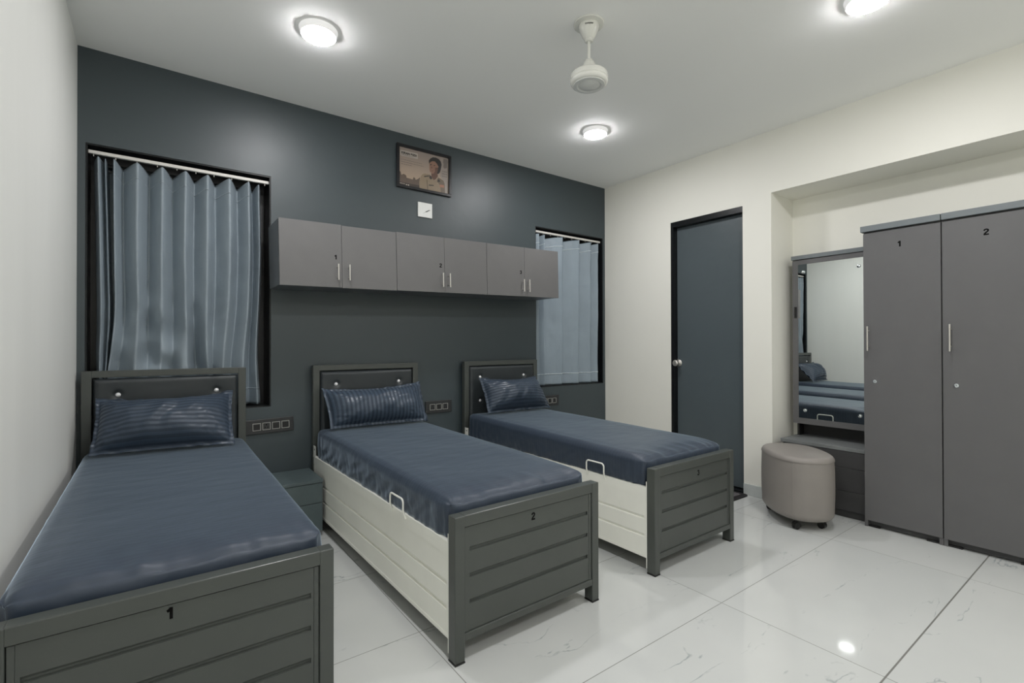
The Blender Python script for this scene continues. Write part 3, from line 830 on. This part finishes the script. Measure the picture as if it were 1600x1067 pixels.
def track(W, label):
    x0, x1, z0, z1 = W
    r = MB().box(x0 + 0.0085, x1 - 0.0085, YB + 0.028, YB + 0.048, z1 - 0.044, z1 - 0.026, 0.002).build('curtain_track', 'rod')
    tag(r, label, 'curtain track')
    n = 9
    for i in range(n + 1):
        xx = x0 + 0.03 + (x1 - x0 - 0.06) * i / n
        MB().tube([(xx, YB + 0.038, z1 - 0.0442), (xx, YB + 0.038, z1 - 0.056)], 0.0022, 6).build('glider_hook', 'rod', r)
track(W1, 'thin white curtain track at the top of the left window')
track(W2, 'thin white curtain track at the top of the right window')

# ================================================================== OVERHEAD CABINETS
def bar_handle(parent, x, y, z, length, out=(0, -1), r=0.0043, stand=0.028):
    """vertical bar handle standing off a face; out is the outward direction in plan"""
    mb = MB(); ox, oy = out
    px, py = x + ox * stand, y + oy * stand
    mb.tube([(px, py, z - length / 2), (px, py, z + length / 2)], r, 14)
    for s in (-1, 1):
        zz = z + s * length * 0.32
        mb.tube([(x + ox * 0.0004, y + oy * 0.0004, zz), (px, py, zz)], r * 0.75, 10)
    return mb.build('handle', 'chrome', parent)

TILT = math.atan2(0.0425, 2.196)
UW, UH, UD = 0.7322, 0.392, 0.288
labels = ['left grey wall cabinet of the row of three, black number 1 on it', 'middle grey wall cabinet of the row of three, black number 2 on it', 'right grey wall cabinet of the row of three, black number 3 on it']
words = ['one', 'two', 'three']
nums = [(0.327, 0.222), (0.334, 0.226), (0.327, 0.226)]
for i in range(3):
    r = thing('wall_cabinet', labels[i], 'cabinet', (0.588 + i * UW * math.cos(TILT), YB - 0.002, 1.5225 + i * UW * math.sin(TILT)), group='overhead cabinets on the teal wall')
    r.rotation_euler = (0, -TILT, 0)
    c = MB(); t = 0.018; w = UW - 0.0012
    c.box(0, t, -UD, 0, 0, UH); c.box(w - t, w, -UD, 0, 0, UH)
    c.box(t, w - t, -UD, 0, 0, t); c.box(t, w - t, -UD, 0, UH - t, UH); c.box(t, w - t, -0.01, 0, t, UH - t)
    c.build('carcass', 'lamside', r)
    half = w / 2
    for s in (0, 1):
        a, b = (0.0008, half - 0.0009) if s == 0 else (half + 0.0009, w - 0.0008)
        drop = (0.0 if s == 0 else -0.004) if i == 0 else 0.0
        d = MB().box(a, b, -UD - 0.0185, -UD - 0.0006, -0.003 + drop * 0.5, UH + 0.002 + drop, 0.0008, 1).build('cabinet_door', 'lamgrey', r)
        hx = half - (0.030, 0.026, 0.026)[i] if s == 0 else half + (0.040, 0.030, 0.030)[i]
        bar_handle(d, hx, -UD - 0.0185, (0.093, 0.085, 0.083)[i], 0.100)
        if s == 0:
            digit('number', str(i + 1), 0.0285, d, (nums[i][0], -UD - 0.0186, nums[i][1] - 0.035), (1, 0, 0))

# ================================================================== WARDROBES
def wardrobe(ya, yb, num, label, ny):
    """front faces -x; ya > yb; local origin on the floor at the left front corner"""
    D_ = NX - 0.006 - 3.66
    r = thing('wardrobe', label, 'wardrobe', (3.66, ya, 0), 0, 'numbered grey wardrobes')
    w = ya - yb
    c = MB(); t = 0.018
    c.box(0.0215, D_, -t, 0, 0.0, 1.878); c.box(0.0215, D_, -w, -w + t, 0.0, 1.878)
    c.box(0.0215, D_, -w + t, -t, 1.86, 1.878); c.box(0.0215, D_, -w + t, -t, 0.05, 0.068); c.box(D_ - 0.008, D_, -w + t, -t, 0.068, 1.86)
    # front feet of the side boards
    c.box(0.004, 0.0215, -t, 0, 0.0, 0.0405); c.box(0.004, 0.0215, -w, -w + t, 0.0, 0.0405)
    c.build('carcass', 'wardrobe', r)
    MB().box(0.030, 0.046, -w + t + 0.0005, -t - 0.0005, 0.006, 0.0495).build('kickboard', 'dresser', r)
    MB().box(0.012, 0.0295, -t - 0.06, -t - 0.001, 0.0, 0.010).build('foot_pad', 'rubber', r)
    MB().box(0.012, 0.0295, -w + t + 0.001, -w + t + 0.06, 0.0, 0.010).build('foot_pad', 'rubber', r)
    MB().box(-0.013, D_, -w + 0.0008, 0.010 if num == 1 else -0.0008, 1.8785, 1.915, 0.001, 1).build('cornice', 'wardtop', r)
    d = MB().box(0.0, 0.019, -w + 0.0018, -0.0018, 0.0415, 1.868, 0.0012, 1).build('wardrobe_door', 'wardrobe', r)
    bar_handle(d, 0.0, -0.030 - (0.008 if num == 2 else 0), 1.198, 0.155, out=(-1, 0), r=0.0050, stand=0.030)
    k_ = MB()
    k_.lathe([(0.0, -0.0002), (0.0125, -0.0002), (0.0125, -0.003), (0.0105, -0.006), (0.0075, -0.0065), (0.0070, -0.004), (0.0, -0.004)], 28, (0, -0.061, 0.926), 'X')
    k_.build('lock', 'lock', d)
    MB().box(-0.0046, -0.0041, -0.0617, -0.0603, 0.9215, 0.9305).build('keyhole', 'ink', d)
    digit('number', str(num), 0.034, d, (-0.0001, ny - ya, 1.776), (0, -1, 0))
    return r
wardrobe(1.169, 0.784, 1, 'grey wardrobe next to the mirror, black number 1 at the top', 0.979)
wardrobe(0.782, 0.397, 2, 'grey wardrobe at the right edge of the view, black number 2 at the top', 0.594)

# ================================================================== MIRROR CABINET AND DRESSER
my0, my1 = 1.1712, 1.699
mc = thing('mirror_cabinet', 'grey cabinet with a full mirror door beside wardrobe 1', 'mirror cabinet', (3.895, my1, 0.5685))
c = MB()
hx = NX - 0.004 - 3.895
w = my1 - my0
c.box(0.0195, hx, -0.016, 0, 0, 1.228); c.box(0.0195, hx, -w, -w + 0.016, 0, 1.228); c.box(0.0195, hx, -w + 0.016, -0.016, 0, 0.016); c.box(0.0195, hx, -w + 0.016, -0.016, 1.212, 1.228); c.box(hx - 0.008, hx, -w + 0.016, -0.016, 0.016, 1.212)
c.build('carcass', 'wardrobe', mc)
MB().box(-0.010, hx, -w + 0.0005, 0.006, 1.2285, 1.258, 0.001, 1).build('cornice', 'wardtop', mc)
gy0, gy1, gz0, gz1 = -w + 0.036, -0.040, 0.044, 1.190
d = MB()
d.box(0.003, 0.019, -w + 0.001, 0, 0.001, 1.224)
d.box(0, 0.003, -w + 0.001, gy0, 0.001, 1.224); d.box(0, 0.003, gy1, 0, 0.001, 1.224); d.box(0, 0.003, gy0, gy1, 0.001, gz0); d.box(0, 0.003, gy0, gy1, gz1, 1.224)
dd = d.build('mirror_door', 'wardrobe', mc)
mg_ = MB().box(0.0004, 0.0028, gy0 + 0.0002, gy1 - 0.0002, gz0 + 0.0002, gz1 - 0.0002).build('mirror_glass', 'mirror', dd)
for yy, zz in ((-0.077, 1.132), (-0.4325, 1.130), (-0.084, 0.102), (-0.434, 0.1005)):
    MB().lathe([(0.0, 0.0), (0.0115, 0.0), (0.0115, -0.003), (0.0095, -0.0065), (0.004, -0.0082), (0.0, -0.0085)], 20, (0.0003, yy, zz), 'X').build('mirror_cap', 'lock', dd)
dd.rotation_euler = (0, 0, math.radians(-0.47))
la = MB(); la.box(-0.007, -0.0001, -0.030, -0.013, 0.790, 0.875, 0.0015, 1); la.box(-0.011, -0.007, -0.026, -0.018, 0.800, 0.865, 0.001, 1)
la.build('latch', 'plastic_black', dd)

dr = thing('dresser', 'charcoal dresser with worn grey top, below the mirror cabinet', 'dresser', (3.733, 1.695, 0))
w = 1.695 - 1.1712; dx = NX - 0.004 - 3.733
c = MB(); c.box(0.0005, dx, -w, 0, 0.05, 0.4475); c.box(0.012, dx, -w, -0.002, 0.0, 0.05)
c.build('carcass', 'dresser', dr)
for za, zb_ in ((0.052, 0.180), (0.183, 0.334), (0.337, 0.445)):
    MB().box(-0.017, 0.0, -w + 0.001, -0.001, za, zb_, 0.001, 1).build('drawer', 'dresser', dr)
MB().box(-0.020, dx, -w + 0.0002, 0.014, 0.448, 0.472, 0.0015).build('counter', 'slab', dr)
# open compartment between counter and mirror cabinet
c = MB(); hx2 = 3.950 - 3.733
c.box(hx2, dx, -0.016, -0.002, 0.4725, 0.5645); c.box(dx - 0.008, dx, -w + 0.001, -0.016, 0.4725, 0.5645); c.box(hx2, dx - 0.008, -w + 0.001, -w + 0.016, 0.4725, 0.5645)
c.build('open_shelf_back', 'shelf_black', dr)

# ================================================================== STOOL ON CASTERS
scx, scy, sa = 3.448, 1.487, math.radians(47)
st = thing('stool', 'oval taupe leatherette stool on black casters in front of the dresser', 'stool', (scx, scy, 0), sa)
A_, B_ = 0.262, 0.186
def oval(th, ax, bx_, n=2.35):
    c_, s_ = math.cos(th), math.sin(th)
    return (math.copysign(abs(c_) ** (2 / n), c_) * ax, math.copysign(abs(s_) ** (2 / n), s_) * bx_)
def body_prof(v):
    # (inset, z) along the side from the bottom to just under the top seam
    if v < 0.12:
        a = v / 0.12 * PI / 2; return (0.035 * (1 - math.sin(a)), 0.058 + 0.040 * (1 - math.cos(a)))
    t = (v - 0.12) / 0.88
    return (0.004 * math.sin(PI * t) * -1 + 0.001, 0.098 + 0.327 * t)
mb = MB()
seam_dir = math.radians(-162 - 47 + 360)
def side(u, v):
    ins, zz = body_prof(v)
    th = 2 * PI * u
    x_, y_ = oval(th, A_ - ins, B_ - ins)
    return Vector((x_, y_, zz))
mb.grid(160, 40, side, closed_u=True)
bo = mb.grid(160, 1, lambda u, v: Vector((*[q * (1 - v * 0.999) for q in oval(2 * PI * u, A_ - 0.035, B_ - 0.035)], 0.058)), closed_u=True).build('body', 'stool', st)
mb = MB()
def top(u, v):
    th = 2 * PI * u
    if v < 0.35:
        a = v / 0.35 * PI / 2
        ins, zz = 0.030 * (1 - math.cos(a)) - 0.002, 0.4265 + 0.030 * math.sin(a)
    else:
        t = (v - 0.35) / 0.65; ins = 0.028 + (B_ - 0.028) * t * 0.9999; zz = 0.4565 + 0.006 * math.sin(t * PI / 2)
        s = 1 - t * 0.9999
        x_, y_ = oval(th, (A_ - 0.028) * s, (B_ - 0.028) * s); return Vector((x_, y_, zz))
    x_, y_ = oval(th, A_ - ins, B_ - ins)
    return Vector((x_, y_, zz))
mb.grid(160, 30, top, closed_u=True).build('padded_top', 'stool', st)
pp = [(*oval(2 * PI * k_ / 120, A_ + 0.0005, B_ + 0.0005), 0.4262) for k_ in range(121)]
sm = MB().tube(pp, 0.0017, 8, caps=False)
th_s = math.atan2(math.sin(seam_dir), math.cos(seam_dir))
sm_ = []
tt = None
best = min(range(720), key=lambda q: abs(((math.atan2(oval(2 * PI * q / 720, A_, B_)[1], oval(2 * PI * q / 720, A_, B_)[0]) - th_s + PI) % (2 * PI)) - PI))
tt = 2 * PI * best / 720
for q in range(21):
    v = q / 20; ins, zz = body_prof(v)
    sm_.append((*oval(tt, A_ - ins + 0.0004, B_ - ins + 0.0004), zz))
sm.tube(sm_, 0.0013, 6)
sm.build('piping', 'stool', st)
def caster(x_, y_, rz):
    e = MB()
    e.lathe([(0.0, 0.0575), (0.020, 0.0575), (0.020, 0.050), (0.010, 0.048), (0.0, 0.048)], 20, (x_, y_, 0))
    ca, sa_ = math.cos(rz), math.sin(rz)
    def tr(px, py, pz): return (x_ + ca * px - sa_ * py, y_ + sa_ * px + ca * py, pz)
    for s in (-1, 1):
        n = 24; ra = 0.0215
        for w0, w1 in ((0.003, 0.013),):
            a_ = [e.bm.verts.new(tr(0.012 + ra * math.cos(2 * PI * k_ / n), s * w0, 0.0215 + ra * math.sin(2 * PI * k_ / n))) for k_ in range(n)]
            b_ = [e.bm.verts.new(tr(0.012 + ra * math.cos(2 * PI * k_ / n), s * w1, 0.0215 + ra * math.sin(2 * PI * k_ / n))) for k_ in range(n)]
            e.bm.faces.new(a_); e.bm.faces.new(b_)
            for k_ in range(n): e.bm.faces.new((a_[k_], a_[(k_ + 1) % n], b_[(k_ + 1) % n], b_[k_]))
    # hood over the twin wheels
    hp = [(0.012 + 0.024 * math.cos(a), 0.0215 + 0.0255 * math.sin(a)) for a in [math.radians(q) for q in range(20, 201, 12)]]
    hi = [(0.012 + 0.0222 * math.cos(a), 0.0215 + 0.0225 * math.sin(a)) for a in [math.radians(q) for q in range(200, 19, -12)]]
    loop = hp + hi
    va = [e.bm.verts.new(tr(p[0], -0.0145, p[1])) for p in loop]; vb = [e.bm.verts.new(tr(p[0], 0.0145, p[1])) for p in loop]
    nl = len(loop); half_ = nl // 2
    for k_ in range(nl): e.bm.faces.new((va[k_], va[(k_ + 1) % nl], vb[(k_ + 1) % nl], vb[k_]))
    for k_ in range(half_ - 1):
        e.bm.faces.new((va[k_], va[k_ + 1], va[nl - 2 - k_], va[nl - 1 - k_])); e.bm.faces.new((vb[k_], vb[k_ + 1], vb[nl - 2 - k_], vb[nl - 1 - k_]))
    e.box(x_ - 0.004, x_ + 0.004, y_ - 0.0028, y_ + 0.0028, 0.018, 0.05)
    return e.build('caster', 'plastic_black', st)
caster(-0.185, 0.075, 2.0); caster(-0.175, -0.085, 0.6); caster(0.155, -0.100, -0.9); caster(0.17, 0.09, 1.2)

# ================================================================== NIGHTSTAND
ns = thing('nightstand', 'small slate nightstand between the nearest and middle beds', 'nightstand', (0.462, YB - 0.003, 0))
w, dpt = 0.366, 0.332
MB().box(0, w - 0.002, -dpt + 0.019, 0, 0.03, 0.3255).build('carcass', 'night', ns)
MB().box(0, w, -dpt - 0.003, 0, 0.326, 0.346, 0.002).build('nightstand_top', 'night', ns)
for za, zb_ in ((0.205, 0.3235), (0.032, 0.202)):
    MB().box(0.001, w - 0.003, -dpt, -dpt + 0.018, za, zb_, 0.001, 1).build('drawer', 'night', ns)
MB().box(0.01, w - 0.012, -dpt + 0.03, -0.005, 0.0, 0.0295).build('plinth', 'night', ns)

# ================================================================== SWITCH PLATES
def switchboard(x0, x1, z0, z1, n, label, tilt=0.0):
    r = thing('switch_plate', label, 'switch plate', (x0, YB - 0.0006, z0), group='black switch and socket plates on the teal wall')
    r.rotation_euler = (0, tilt, 0)
    w, h = x1 - x0, z1 - z0
    MB().box(0, w, -0.012, 0, 0, h, 0.003).build('plate', 'plate', r)
    mw = 0.046; gap = 0.0095
    tot = n * mw + (n - 1) * gap; xs = (w - tot) / 2 + (0.006 if n == 4 else 0)
    for i in range(n):
        a = xs + i * (mw + gap); zc = h / 2
        rim = MB(); q = 0.0028
        rim.box(a, a + mw, -0.0145, -0.0122, zc - mw / 2, zc - mw / 2 + q); rim.box(a, a + mw, -0.0145, -0.0122, zc + mw / 2 - q, zc + mw / 2)
        rim.box(a, a + q, -0.0145, -0.0122, zc - mw / 2 + q, zc + mw / 2 - q); rim.box(a + mw - q, a + mw, -0.0145, -0.0122, zc - mw / 2 + q, zc + mw / 2 - q)
        ro = rim.build('module_rim', 'platerim', r)
        if (i == 1 and n == 4) or (n == 3 and i != 1):
            s = MB(); 
            for sx, sz, rr_ in ((0.5, 0.70, 0.0040), (0.34, 0.34, 0.0034), (0.66, 0.34, 0.0034)):
                s.lathe([(0.0, -0.0126), (rr_, -0.0126), (rr_, -0.0123), (0.0, -0.0123)], 14, (a + mw * sx, 0, zc - mw / 2 + mw * sz), 'Y')
            s.build('socket_holes', 'ink', ro)
        else:
            MB().box(a + 0.006, a + mw - 0.006, -0.0160, -0.0122, zc - 0.016, zc + 0.016, 0.001, 1).build('rocker', 'plastic_black', ro)
    return r
switchboard(0.452, 0.730, 0.603, 0.694, 4, 'long four-module switch plate beside the nearest bed, above the nightstand', tilt=-0.02)
switchboard(1.677, 1.904, 0.632, 0.727, 3, 'three-module switch plate between the middle and far beds')
switchboard(2.822, 3.048, 0.598, 0.693, 3, 'switch plate at the far bed, partly behind its pillow')

# white blank plate under the picture
bp_ = thing('junction_box_cover', 'small white square cover plate on the teal wall below the picture', 'cover plate', (1.676, YB - 0.0006, 2.204))
MB().box(-0.060, 0.060, -0.009, 0, -0.057, 0.056, 0.002).build('plate', 'whiteplastic', bp_)
w_ = MB(); w_.tube([(0.004, -0.0102, -0.012), (0.016, -0.013, -0.009), (0.024, -0.0135, -0.001), (0.036, -0.0115, 0.003)], 0.0022, 6)
w_.tube([(0.006, -0.0102, -0.013), (-0.016, -0.0100, -0.026)], 0.0006, 5)
w_.build('wire_end', 'plate', bp_)

# ================================================================== FRAMED POSTER
pf = thing('framed_poster', 'black framed poster of a person in khaki uniform, high on the teal wall', 'picture', (1.672, YB - 0.001, 2.5065))
F_ = MB(); fw, fh, bw = 0.230, 0.1635, 0.021
F_.box(-fw, fw, -0.018, -0.002, fh - bw, fh, 0.002); F_.box(-fw, fw, -0.018, -0.002, -fh, -fh + bw, 0.002)
F_.box(-fw, -fw + bw, -0.018, -0.002, -fh + bw, fh - bw, 0.002); F_.box(fw - bw, fw, -0.018, -0.002, -fh + bw, fh - bw, 0.002)
F_.box(-fw + 0.004, fw - 0.004, -0.004, 0.0, -fh + 0.004, fh - 0.004)
F_.build('frame', 'frame', pf)
def pcol(name, c, r=0.4): M[name] = mat_plain(name, c, r, var=0.05, vscale=30, coat=0.25)
pcol('print_hair', (0.022, 0.017, 0.015)); pcol('print_skin', (0.24, 0.13, 0.09)); pcol('print_skin_shade', (0.12, 0.06, 0.04)); pcol('print_khaki', (0.25, 0.19, 0.125))
pcol('print_khaki_shade', (0.14, 0.105, 0.07)); pcol('print_dark', (0.035, 0.028, 0.024)); pcol('print_skyline', (0.115, 0.083, 0.064)); pcol('print_ground', (0.055, 0.043, 0.035))
pcol('print_grey', (0.28, 0.235, 0.205)); pcol('print_emblem', (0.15, 0.125, 0.11)); pcol('print_box', (0.42, 0.37, 0.33)); pcol('print_text', (0.10, 0.085, 0.08)); pcol('print_pale', (0.55, 0.48, 0.42)); pcol('print_red', (0.34, 0.15, 0.09))
mt, nt, b = new_mat('print_sky'); M['print_sky'] = mt
tc = nt.nodes.new('ShaderNodeTexCoord'); sp = nt.nodes.new('ShaderNodeSeparateXYZ'); mr = nt.nodes.new('ShaderNodeMapRange'); rp = nt.nodes.new('ShaderNodeValToRGB')
mr.inputs['From Min'].default_value = -0.145; mr.inputs['From Max'].default_value = 0.145
nt.links.new(tc.outputs['Object'], sp.inputs[0]); nt.links.new(sp.outputs[2], mr.inputs[0]); nt.links.new(mr.outputs[0], rp.inputs[0]); nt.links.new(rp.outputs[0], b.inputs['Base Color'])
rp.color_ramp.elements[0].color = (0.42, 0.31, 0.22, 1); rp.color_ramp.elements[1].color = (0.27, 0.225, 0.20, 1)
b.inputs['Roughness'].default_value = 0.4; b.inputs['Coat Weight'].default_value = 0.25
shapes = {
'rightgrey': [(0.1304, 0.1409), (0.208, 0.1418), (0.2075, -0.1418), (0.179, -0.1418), (0.1738, -0.0639), (0.1647, -0.0443), (0.1355, -0.0146), (0.1473, 0.0802)],
'emblem': [(0.165, 0.1316), (0.1945, 0.1335), (0.2025, 0.1138), (0.1971, 0.0935), (0.197, 0.0648), (0.1729, 0.0549), (0.1622, 0.0668), (0.1649, 0.0864), (0.1612, 0.1046)],
'skyline': [(-0.208, -0.1418), (-0.208, -0.0406), (-0.1957, -0.0465), (-0.1909, -0.068), (-0.1718, -0.0573), (-0.1526, -0.0646), (-0.1478, -0.0817), (-0.1137, -0.0838), (-0.099, -0.0854), (-0.0916, -0.0657), (-0.0793, -0.07), (-0.0744, -0.0828), (-0.0545, -0.0719), (-0.037, -0.0545), (-0.0446, -0.0975), (-0.0421, -0.1418)],
'ground': [(-0.208, -0.1418), (-0.208, -0.1212), (-0.0446, -0.1205), (-0.0421, -0.1418)],
'box': [(-0.2003, 0.1184), (-0.0568, 0.1207), (-0.0568, 0.0794), (-0.2003, 0.0768)],
'jacket': [(-0.0421, -0.1415), (-0.0446, -0.0975), (-0.032, -0.0489), (-0.0194, -0.0302), (0.0008, -0.02), (0.0417, -0.0175), (0.0571, -0.0307), (0.0778, -0.0546), (0.0986, -0.0504), (0.1155, -0.0258), (0.1408, -0.0325), (0.1647, -0.0443), (0.1738, -0.0639), (0.179, -0.1415), (0.0881, -0.1415)],
'shade': [(0.1155, -0.0258), (0.1408, -0.0325), (0.1647, -0.0443), (0.1738, -0.0639), (0.179, -0.1414), (0.1406, -0.1414), (0.1354, -0.0903), (0.1091, -0.0577)],
'fold': [(0.016, -0.0669), (0.0237, -0.0654), (0.0313, -0.1413), (0.0236, -0.1413)],
'neck': [(0.0571, -0.0026), (0.1118, 0.0112), (0.1144, -0.0189), (0.096, -0.0462), (0.0778, -0.0546), (0.0571, -0.0307)],
'epaulet': [(-0.0053, -0.0397), (0.0365, -0.0265), (0.0386, -0.0345), (-0.0017, -0.0473)],
'collar_left': [(0.0417, -0.0199), (0.0571, -0.0307), (0.0674, -0.0473), (0.0493, -0.0556), (0.0406, -0.0434)],
'collar_right': [(0.1118, -0.0431), (0.1275, -0.0399), (0.1354, -0.0572), (0.1091, -0.0648)],
'pocket': [(0.0364, -0.0978), (0.0777, -0.0944), (0.0777, -0.1015), (0.0364, -0.1057)],
'ribbons': [(0.1301, -0.0795), (0.1673, -0.077), (0.1689, -0.0981), (0.1312, -0.1006)],
'face': [(0.0407, 0.0639), (0.0495, 0.0798), (0.0702, 0.0924), (0.091, 0.0928), (0.1093, 0.078), (0.1187, 0.0527), (0.1145, 0.0188), (0.1066, 0.003), (0.083, -0.0089), (0.0597, -0.0068), (0.0443, 0.0063), (0.0407, 0.0312)],
'jaw': [(0.091, 0.045), (0.1187, 0.0527), (0.1145, 0.0188), (0.1066, 0.003), (0.083, -0.0089), (0.073, -0.0080), (0.088, 0.012)],
'hair': [(0.0356, 0.0884), (0.0495, 0.1078), (0.0702, 0.1219), (0.0963, 0.1255), (0.1225, 0.1196), (0.141, 0.1025), (0.1473, 0.0802), (0.1409, 0.0433), (0.1329, 0.0179), (0.1197, 0.001), (0.1066, 0.003), (0.1198, 0.0577), (0.1067, 0.0784), (0.0884, 0.0931), (0.0676, 0.0908), (0.0495, 0.0798), (0.0392, 0.0635)],
'eye1': [(0.0459, 0.0603), (0.0614, 0.0665), (0.0624, 0.0612), (0.0469, 0.0546)],
'eye2': [(0.0779, 0.0627), (0.091, 0.0632), (0.0883, 0.0575), (0.0779, 0.0566)],
'nose': [(0.0572, 0.0501), (0.0675, 0.037), (0.0598, 0.0336), (0.0556, 0.0365)],
'mouth': [(0.0494, 0.0168), (0.0623, 0.0148), (0.0805, 0.021), (0.0649, 0.0102)],
}
mats_ = {'rightgrey': 'print_grey', 'emblem': 'print_emblem', 'skyline': 'print_skyline', 'ground': 'print_ground', 'box': 'print_box', 'jacket': 'print_khaki', 'shade': 'print_khaki_shade', 'fold': 'print_khaki_shade',
         'neck': 'print_skin_shade', 'epaulet': 'print_dark', 'collar_left': 'print_dark', 'collar_right': 'print_dark', 'pocket': 'print_dark', 'ribbons': 'print_red', 'face': 'print_skin', 'jaw': 'print_skin_shade',
         'hair': 'print_hair', 'eye1': 'print_hair', 'eye2': 'print_hair', 'nose': 'print_skin_shade', 'mouth': 'print_skin_shade'}
pr_ = MB(); pr_.box(-0.2088, 0.2088, -0.0050, -0.0042, -0.1422, 0.1422, mat='print_sky')
for i, (k_, pts) in enumerate(shapes.items()):
    yy = -0.0052 - 0.00008 * i
    vs = [pr_.bm.verts.new((p[0], yy, p[1])) for p in pts]
    f = pr_.bm.faces.new(vs); f.material_index = pr_.slot(mats_[k_])
def strip(x0, x1, z0, z1, mat):
    vs = [pr_.bm.verts.new(q) for q in ((x0, -0.0072, z0), (x1, -0.0072, z0), (x1, -0.0072, z1), (x0, -0.0072, z1))]
    pr_.bm.faces.new(vs).material_index = pr_.slot(mat)
rnd = random.Random(3)
def word_row(x0, x1, z, h, mat):
    x = x0
    while x < x1:
        w = rnd.uniform(0.006, 0.018); strip(x, min(x + w, x1), z, z + h, mat); x += w + 0.0035
word_row(-0.193, -0.094, 0.0835, 0.0035, 'print_text')
word_row(-0.193, -0.022, 0.0480, 0.0032, 'print_emblem'); word_row(-0.193, -0.007, 0.0310, 0.0032, 'print_emblem'); word_row(-0.193, -0.104, 0.0140, 0.0032, 'print_emblem')
word_row(-0.2035, -0.165, -0.1330, 0.0035, 'print_pale'); strip(-0.155, -0.145, -0.139, -0.132, 'print_pale'); strip(-0.139, -0.129, -0.139, -0.132, 'print_pale')
for z_ in (0.027, 0.0076, -0.0114): word_row(0.153, 0.196, z_, 0.0055, 'print_emblem')
po = pr_.build('poster_print', None, pf, recalc=False)
text_mesh('printed_heading', 'KIRAN BEDI', 0.0175, 'print_dark', po, (-0.129, -0.0072, 0.1010), (1, 0, 0), (0, 0, 1), extrude=0.0001, bold=0.035, fit=0.122)

# ================================================================== DOORMAT
dm = thing('doormat', 'dark rubber-edged doormat on the floor at the door', 'doormat', (3.435, 2.27, 0))
def rrect(hx_, hy_, r_, n=6):
    o = []
    for cx_, cy_, a0 in ((hx_ - r_, hy_ - r_, 0), (-hx_ + r_, hy_ - r_, 90), (-hx_ + r_, -hy_ + r_, 180), (hx_ - r_, -hy_ + r_, 270)):
        for k_ in range(n + 1):
            a = math.radians(a0 + 90 * k_ / n); o.append((cx_ + r_ * math.cos(a), cy_ + r_ * math.sin(a)))
    return o
MB().prism(rrect(0.235, 0.345, 0.03), 'Z', 0.0005, 0.009).build('rubber_rim', 'mat_rim', dm)
MB().prism(rrect(0.195, 0.305, 0.015), 'Z', 0.0092, 0.012).build('pile', 'mat_in', dm)
